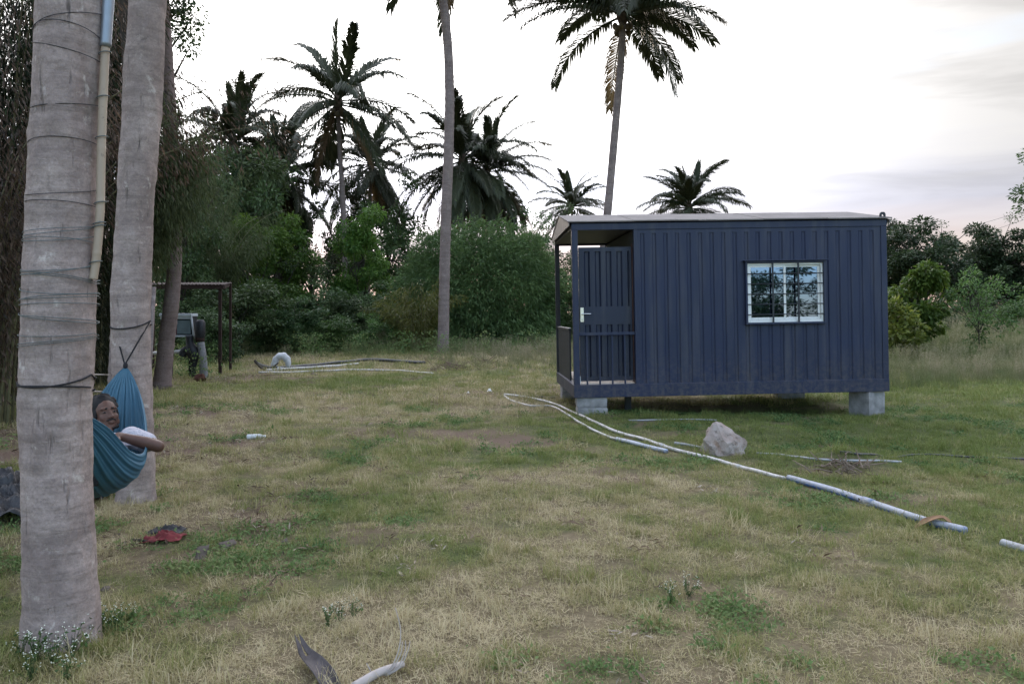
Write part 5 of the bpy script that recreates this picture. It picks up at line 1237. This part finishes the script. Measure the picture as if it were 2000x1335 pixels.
for k, (px, py, h, sp, n_, lab) in enumerate(((880, 722, .32, .7, 70, 'pile of dry brown twigs in front of the middle trunk'), (945, 712, .3, .35, 25, 'leaning brown branches right of the twig pile'), (1645, 915, .10, .35, 60, 'low heap of dry cut weeds between the rock and the right edge'))):
    rg = np.random.default_rng(60 + k); mb = MB(); q = G(px, py)
    for i in range(n_):
        a, b2 = rg.normal(size=2) * sp * .4; az = rg.random() * 6.28; ln = rg.uniform(.1, .45) * (1 if k < 2 else .6); el_ = rg.uniform(-.1, .7)
        z0 = max(0, h * .5 * (1 - (a * a + b2 * b2) / sp ** 2)) * rg.random(); d = np.array([math.cos(az) * math.cos(el_), math.sin(az) * math.cos(el_), math.sin(el_)]) * ln
        s0 = np.array([a, b2, z0]); mb.tube([s0, s0 + d * .5 + rg.normal(size=3) * .03, s0 + d], [.007, .006, .003], 4, caps=False, tint=None)
    o = mb.build('brush_pile', (simple('dead_twigs', (.16, .11, .085), .9, .4, 10) if k < 2 else simple('dead_weeds', (.19, .145, .11), .9, .4, 10))); o.location = q; tag(o, lab, 'brush pile')
# ------------------------------------------------------------------ grass, weeds and litter
def inst_mat(name, stops, trans=.3, vary=True):
    m = Mat(name, .65, .2); t = m.attr('tint', 'INSTANCER'); g = m.attr('tint')
    v = m.math('ADD', t, m.math('MULTIPLY', m.math('SUBTRACT', g, .5), .45)) if vary else g
    c = m.ramp(v, stops); m.color(c)
    tr = m.N('ShaderNodeBsdfTranslucent'); m.L(c, tr.inputs[0]); mx = m.N('ShaderNodeMixShader'); mx.inputs[0].default_value = trans
    m.L(m.b.outputs[0], mx.inputs[1]); m.L(tr.outputs[0], mx.inputs[2]); m.L(mx.outputs[0], m.out.inputs[0]); return m.m
M_GRASS = inst_mat('grass_blades', [(0, (.140, .182, .048)), (.3, (.205, .238, .068)), (.52, (.29, .272, .105)), (.72, (.40, .345, .175)), (1, (.58, .49, .31))])
M_TALL = inst_mat('tall_grass_blades', [(0, (.075, .120, .038)), (.35, (.125, .165, .060)), (.65, (.20, .21, .10)), (1, (.36, .31, .21))])
M_WEED = inst_mat('weed_leaves', [(0, (.075, .135, .045)), (.5, (.14, .215, .070)), (1, (.22, .26, .10))])
M_LITTER = inst_mat('dead_leaves', [(0, (.05, .035, .025)), (.45, (.15, .095, .06)), (.8, (.27, .20, .14)), (1, (.40, .34, .27))], .1)
def kind_obj(name, mb, mat):
    o = mb.build(name, mat); COL.objects.unlink(o); return o
def blades(seed, n, rad, hmin, hmax, w, lean, curve, lying=0.0, seg=3, tint=(0.5, .25)):
    rg = np.random.default_rng(seed); mb = MB()
    for i in range(n):
        r = rad * math.sqrt(rg.random()); a = rg.random() * 6.28; p = np.array([r * math.cos(a), r * math.sin(a), -.004])
        az = rg.random() * 6.28; h = rg.uniform(hmin, hmax); el0 = R(90) - abs(rg.normal()) * lean; cv = curve * rg.uniform(.4, 1.4)
        if rg.random() < lying: el0 = R(rg.uniform(2, 25)); cv = R(rg.uniform(-5, 30)); p[2] += rg.random() * .02
        d2 = np.array([math.cos(az), math.sin(az), 0]); sd = np.array([-d2[1], d2[0], 0]); ww = w * rg.uniform(.6, 1.3)
        V = []; q = p
        for s in range(seg + 1):
            wk = ww * (1 - s / seg) ** .7 * .5
            if s < seg: V += [q - sd * wk, q + sd * wk]
            else: V.append(q)
            e = el0 - cv * s / seg; q = q + (d2 * math.cos(e) + np.array([0, 0, 1]) * math.sin(e)) * h / seg
        k = len(V); F_ = [(2 * s, 2 * s + 1, 2 * s + 3, 2 * s + 2) for s in range(seg - 1)] + [(k - 3, k - 2, k - 1)]
        mb.add(np.array(V), F_, float(np.clip(rg.normal(*tint), 0, 1)))
    return mb
def leafy(seed, n, rad, h, leaf):
    rg = np.random.default_rng(seed); mb = MB(); c = np.stack([rg.normal(size=n) * rad * .5, rg.normal(size=n) * rad * .5, rg.random(n) * h], 1)
    v, f = leaf_quads(c, leaf * rg.uniform(.6, 1.3, n), rg, None, .55, .1, .8); mb.add(v, f, list(rg.random(n))); return mb
def seedy(seed, n, rad, h):
    rg = np.random.default_rng(seed); mb = blades(seed, n, rad, h * .4, h * .85, .008, .35, .9, 0.05, 3, (.35, .2))
    for i in range(n // 3):
        a = rg.random() * 6.28; r = rad * rg.random(); hh = h * rg.uniform(.7, 1.2); p = np.array([r * math.cos(a), r * math.sin(a), 0]); l = rg.normal(size=2) * .16 * hh
        tip = p + [l[0], l[1], hh]; mb.tube([p, (p + tip) / 2 + [0, 0, hh * .05], tip], [.002, .0016, .001], 3, caps=False, tint=[.7] * 6)
        k = 9; c = tip - (tip - p) * rg.random((k, 1)) * .28 + rg.normal(size=(k, 3)) * .012; v, f = leaf_quads(c, .035, rg, None, .35, -.2); mb.add(v, f, [1.0] * k)
    return mb
def scatter(name, label, objs, pos, rz, tilt, scl, tint, kind):
    col = bpy.data.collections.new(name + '_kinds')
    for o in objs: col.objects.link(o)
    me = bpy.data.meshes.new(name); n = len(pos); me.vertices.add(n); me.vertices.foreach_set('co', np.asarray(pos, np.float32).ravel())
    rot = np.stack([tilt[:, 0], tilt[:, 1], rz], 1).astype(np.float32)
    for nm, ty, arr in (('rot', 'FLOAT_VECTOR', rot), ('scl', 'FLOAT', scl), ('tint', 'FLOAT', tint)):
        a = me.attributes.new(nm, ty, 'POINT'); a.data.foreach_set('vector' if ty == 'FLOAT_VECTOR' else 'value', np.asarray(arr, np.float32).ravel())
    a = me.attributes.new('kind_index', 'INT', 'POINT'); a.data.foreach_set('value', np.asarray(kind, np.int32))
    o = link(name, me); ng = bpy.data.node_groups.new(name, 'GeometryNodeTree')
    ng.interface.new_socket('Geometry', in_out='INPUT', socket_type='NodeSocketGeometry'); ng.interface.new_socket('Geometry', in_out='OUTPUT', socket_type='NodeSocketGeometry')
    N = ng.nodes.new; gi, go = N('NodeGroupInput'), N('NodeGroupOutput'); ip = N('GeometryNodeInstanceOnPoints'); ci = N('GeometryNodeCollectionInfo')
    ci.inputs['Collection'].default_value = col; ci.inputs['Separate Children'].default_value = True; ci.inputs['Reset Children'].default_value = True
    ip.inputs['Pick Instance'].default_value = True
    def na(nm, ty):
        q = N('GeometryNodeInputNamedAttribute'); q.data_type = ty; q.inputs['Name'].default_value = nm; return [s for s in q.outputs if s.enabled and s.name == 'Attribute'][0]
    ng.links.new(gi.outputs[0], ip.inputs['Points']); ng.links.new(ci.outputs[0], ip.inputs['Instance']); ng.links.new(na('kind_index', 'INT'), ip.inputs['Instance Index'])
    ng.links.new(na('rot', 'FLOAT_VECTOR'), ip.inputs['Rotation']); ng.links.new(na('scl', 'FLOAT'), ip.inputs['Scale']); ng.links.new(ip.outputs[0], go.inputs[0])
    md = o.modifiers.new('scatter', 'NODES'); md.node_group = ng
    return tag(o, label, None, None, 'stuff')
rg = np.random.default_rng(500)
def sample(y0, y1, dens, x_lo=None, x_hi=None, marg=1.2):
    n = int((y1 - y0) * 2 * (0.70 * y1 + marg) * dens); y = rg.uniform(y0, y1, n); x = rg.uniform(-1, 1, n) * (0.70 * y1 + marg)
    k = np.abs(x) < 0.70 * y + marg
    if x_lo is not None: k &= (x > x_lo) & (x < x_hi)
    return x[k], y[k]
KN = [kind_obj('a%02d_green_tuft' % i, blades(900 + i, 42, .085, .025, .075, .0042, .55, 1.0, .25), M_GRASS) for i in range(4)]
KN += [kind_obj('b%02d_straw_tuft' % i, blades(920 + i, 46, .10, .025, .065, .0034, .9, .7, .72, tint=(.6, .3)), M_GRASS) for i in range(4)]
KN += [kind_obj('c%02d_long_tuft' % i, blades(940 + i, 34, .06, .06, .15, .0040, .45, 1.2, .1), M_GRASS) for i in range(2)]
KN += [kind_obj('d%02d_weed_patch' % i, leafy(960 + i, 46, .11, .045, .028), M_WEED) for i in range(2)]
px_, py_, sc_ = [], [], []
for y0, y1, dens, sc in ((2.0, 5, 330, .85), (5, 8, 210, 1.0), (8, 13, 100, 1.3), (13, 20, 42, 1.9), (20, 32, 14, 3.0), (32, 60, 3.5, 5.0)):
    x, y = sample(y0, y1, dens); px_.append(x); py_.append(y); sc_.append(np.full(len(x), sc))
for q, r0 in (((DA * (A_rows[1][0] - CX) / F, DA), .165), ((pb[0].x, DB), .155)):          # tufts crowding the foot of the trunks
    a = rg.random(130) * 6.28; r = r0 + .14 * rg.random(130) ** 1.5; px_.append(q[0] + r * np.cos(a)); py_.append(q[1] + r * np.sin(a)); sc_.append(np.full(130, .95))
x = np.concatenate(px_); y = np.concatenate(py_); sc = np.concatenate(sc_)
dr = dryness(x, y); so = soil(x, y); cover = fbm(x / .33, y / .33, 71, 3)
keep = (rg.random(len(x)) > so * 1.05 - .05) & (rg.random(len(x)) < .45 + cover)
for q in ((DA * (A_rows[1][0] - CX) / F, DA, .15), (pb[0].x, DB, .14)): keep &= np.hypot(x - q[0], y - q[1]) > q[2]
keep &= ~((x > .9) & (x < 5.8) & (y > 12.2) & (y < 13.4) & (rg.random(len(x)) < .75))
x, y, sc, dr, cover = x[keep], y[keep], sc[keep], dr[keep], cover[keep]
n = len(x); u = rg.random(n)
kind = np.where(u < dr * .85, 4 + rg.integers(0, 4, n), rg.integers(0, 4, n))
kind = np.where((rg.random(n) < .05 + .12 * (cover > .58)) & (y < 14), 8 + rg.integers(0, 2, n), kind)
wp = fbm(x / .8 + 9, y / .8, 81, 3); kind = np.where((wp > .60) & (rg.random(n) < .55) & (dr < .7) & (y < 13), 10 + rg.integers(0, 2, n), kind)
tint = np.clip(dr * .80 + .12 + rg.normal(0, .15, n) + (cover - .5) * .3, 0, 1)
s = sc * rg.uniform(.65, 1.2, n) * (.68 + .6 * cover) * np.where(kind >= 10, .9, 1)
s *= np.where((y > 9.5) & (y < 13.5) & (x > 1.2) & (x < 9), .9, 1)
scatter('grass', 'short patchy grass, green in places and dry straw in others', KN, np.stack([x, y, terrain(x, y)], 1), rg.random(n) * 6.28, rg.normal(0, .12, (n, 2)), s, tint, kind)
# tall grass of the field to the right and along the back
KT = [kind_obj('t%02d_tall_tuft' % i, seedy(980 + i, 46, .22, .62), M_TALL) for i in range(4)]
xs, ys, ss = [], [], []
for y0, y1, dens, sc in ((15.5, 20, 16, .95), (20, 28, 10, 1.15), (28, 50, 5, 1.5)):
    x, y = sample(y0, y1, dens); xs.append(x); ys.append(y); ss.append(np.full(len(x), sc))
x = np.concatenate(xs); y = np.concatenate(ys); s = np.concatenate(ss)
right = sstep(x / y, .43, .50) * sstep(y + fbm(x / 2, y / 2, 7, 2) * 4, 16.5, 21) * .95
back = sstep(y + fbm(x / 2.5, y / 2.5, 6, 3) * 5 - 2.5, 24.0, 27) * .8 + .6 * np.exp(-(((x / y) - .02) / .09) ** 2) * sstep(y, 19, 22)
k = rg.random(len(x)) < np.clip(np.maximum(right, back * (x / y < .44)), 0, 1); x, y, s = x[k], y[k], s[k]; n = len(x)
s = s * rg.uniform(.5, 1.1, n) * np.where(x / y > .43, .82, .62)
scatter('tall_grass', 'tall pale feathery grass of the field and along the thicket', KT, np.stack([x, y, terrain(x, y)], 1), rg.random(n) * 6.28, rg.normal(0, .08, (n, 2)), s, np.clip(fbm(x / 3, y / 3, 8, 3) * 1.1 - .02 + rg.normal(0, .12, n), 0, 1), rg.integers(0, 4, n))
# weeds with pale tops along the foot of the thicket
KW = [kind_obj('w%02d_field_weed' % i, leafy(1000 + i, 150, .55, .75, .07), M_WEED) for i in range(3)]
pts = [G(a + rg.normal() * 16, b_ + rg.normal() * 3) for a, b_ in [(q, 690) for q in range(880, 1080, 9)] + [(q, 694) for q in range(560, 860, 12)] + [(q, 735) for q in range(330, 420, 14)]]
n = len(pts); scatter('field_weeds', 'low leafy weeds along the foot of the thicket', KW, np.array([tuple(q) for q in pts]), rg.random(n) * 6.28, rg.normal(0, .05, (n, 2)), rg.uniform(.5, 1.1, n), rg.random(n), rg.integers(0, 3, n))
# dead leaves and bits of straw
def litter(seed, n, rad, size):
    g = np.random.default_rng(seed); mb = MB(); c = np.stack([g.normal(size=n) * rad * .5, g.normal(size=n) * rad * .5, .006 + g.random(n) * .025], 1)
    ax = rand_unit(g, n); ax[:, 2] *= .15; v, f = leaf_quads(c, size * g.uniform(.5, 1.6, n), g, ax * 2, .22, .0, 1.4); mb.add(v, f, list(np.clip(g.normal(.5, .3, n), 0, 1))); return mb
KL = [kind_obj('l%02d_leaf_litter' % i, litter(1100 + i, 16, .16, .05), M_LITTER) for i in range(3)]
x1, y1 = sample(2.2, 9, 9); x2, y2 = sample(4, 19, 16, -12, -1.2)
x = np.r_[x1, x2]; y = np.r_[y1, y2]; k = rg.random(len(x)) < .10 + np.clip(soil(x, y) * 1.1, 0, .9); x, y = x[k], y[k]; n = len(x)
scatter('leaf_litter', 'dead leaves and dry scraps scattered over the bare ground', KL, np.stack([x, y, terrain(x, y)], 1), rg.random(n) * 6.28, rg.normal(0, .08, (n, 2)), rg.uniform(.6, 1.4, n), np.clip(rg.normal(.5, .25, n), 0, 1), rg.integers(0, 3, n))

# flowering weeds: each plant a thing
M_PETAL = simple('white_petals', (.72, .72, .60), .8, .1, 20); M_STEM = simple('weed_stem', (.07, .10, .035), .7, .3, 10)
M_WLEAF = leaf_mat('weed_leaf', (.035, .075, .022), (.085, .14, .04), .3)
def weed(seed, h=.22, r=.13, stems=14):
    g = np.random.default_rng(seed); a = MB(); fl = MB(); lf = MB()
    for i in range(stems):
        az = g.random() * 6.28; rr = r * g.uniform(.2, 1.2); hh = h * g.uniform(.6, 1.15); tip = np.array([rr * math.cos(az), rr * math.sin(az), hh])
        a.tube([(0, 0, 0), tip * .55 + [0, 0, hh * .08], tip], [.0022, .0018, .001], 4, caps=False)
        for q in range(g.integers(2, 4)): 
            c = tip + g.normal(size=3) * .009; ellipsoid(fl, c, (.005, .005, .0035), 6, 4)
        k = 5; c = tip * g.random((k, 1)); v, f = leaf_quads(c, .04 * g.uniform(.6, 1.2, k), g, None, .5, .1); lf.add(v, f, list(g.random(k)))
    return a, lf, fl
proto = []
for i in range(3):
    a, lf, fl = weed(1200 + i); t = empty('flowering_weed'); a.build('stems', M_STEM, t); tag(lf.build('leaves', M_WLEAF, t), kind='stuff'); tag(fl.build('flowers', M_PETAL, t, True), kind='stuff'); proto.append(t)
spots = [(70, 1296, .65), (105, 1302, .62), (140, 1285, .65), (172, 1262, .62), (196, 1240, .6), (225, 1230, .5), (60, 1330, .5), (130, 1330, .5), (255, 1215, .4), (40, 1290, .5)]
used = set()
def put_weed(i, px, py, sc, label, group):
    src = proto[i % 3]; t = src if (i % 3) not in used else copy_tree(src); used.add(i % 3)
    t.location = G(px, py); t.rotation_euler = (0, 0, i * 1.7); t.scale = (sc,) * 3; tag(t, label, 'weed', group)
for i, (px, py, sc) in enumerate(spots): put_weed(i, px, py, sc, 'white-flowered weed at the foot of the nearest palm trunk', 'flowering weeds round the foot of the nearest trunk')
for i, (px, py, sc) in enumerate(((640, 1222, .42), (665, 1215, .42), (690, 1205, .4))): put_weed(i, px, py, sc, 'small white-flowered weed above the split dark spathe, %s of three' % ('leftmost', 'middle', 'rightmost')[i], 'flowering weeds above the dark spathe')
for i, (px, py, sc) in enumerate(((1310, 1175, .45), (1345, 1165, .5))): put_weed(i + 1, px, py, sc, 'small white-flowered weed in the middle of the near grass, %s of two' % ('left', 'right')[i], 'flowering weeds in the near grass')
for i, (px, py) in enumerate(((975, 668), (1015, 662))): put_weed(i + 2, px, py, 3.2, 'tall pale-flowered weed before the rounded bamboo bush, %s of two' % ('left', 'right')[i], 'tall flowering weeds before the bush')
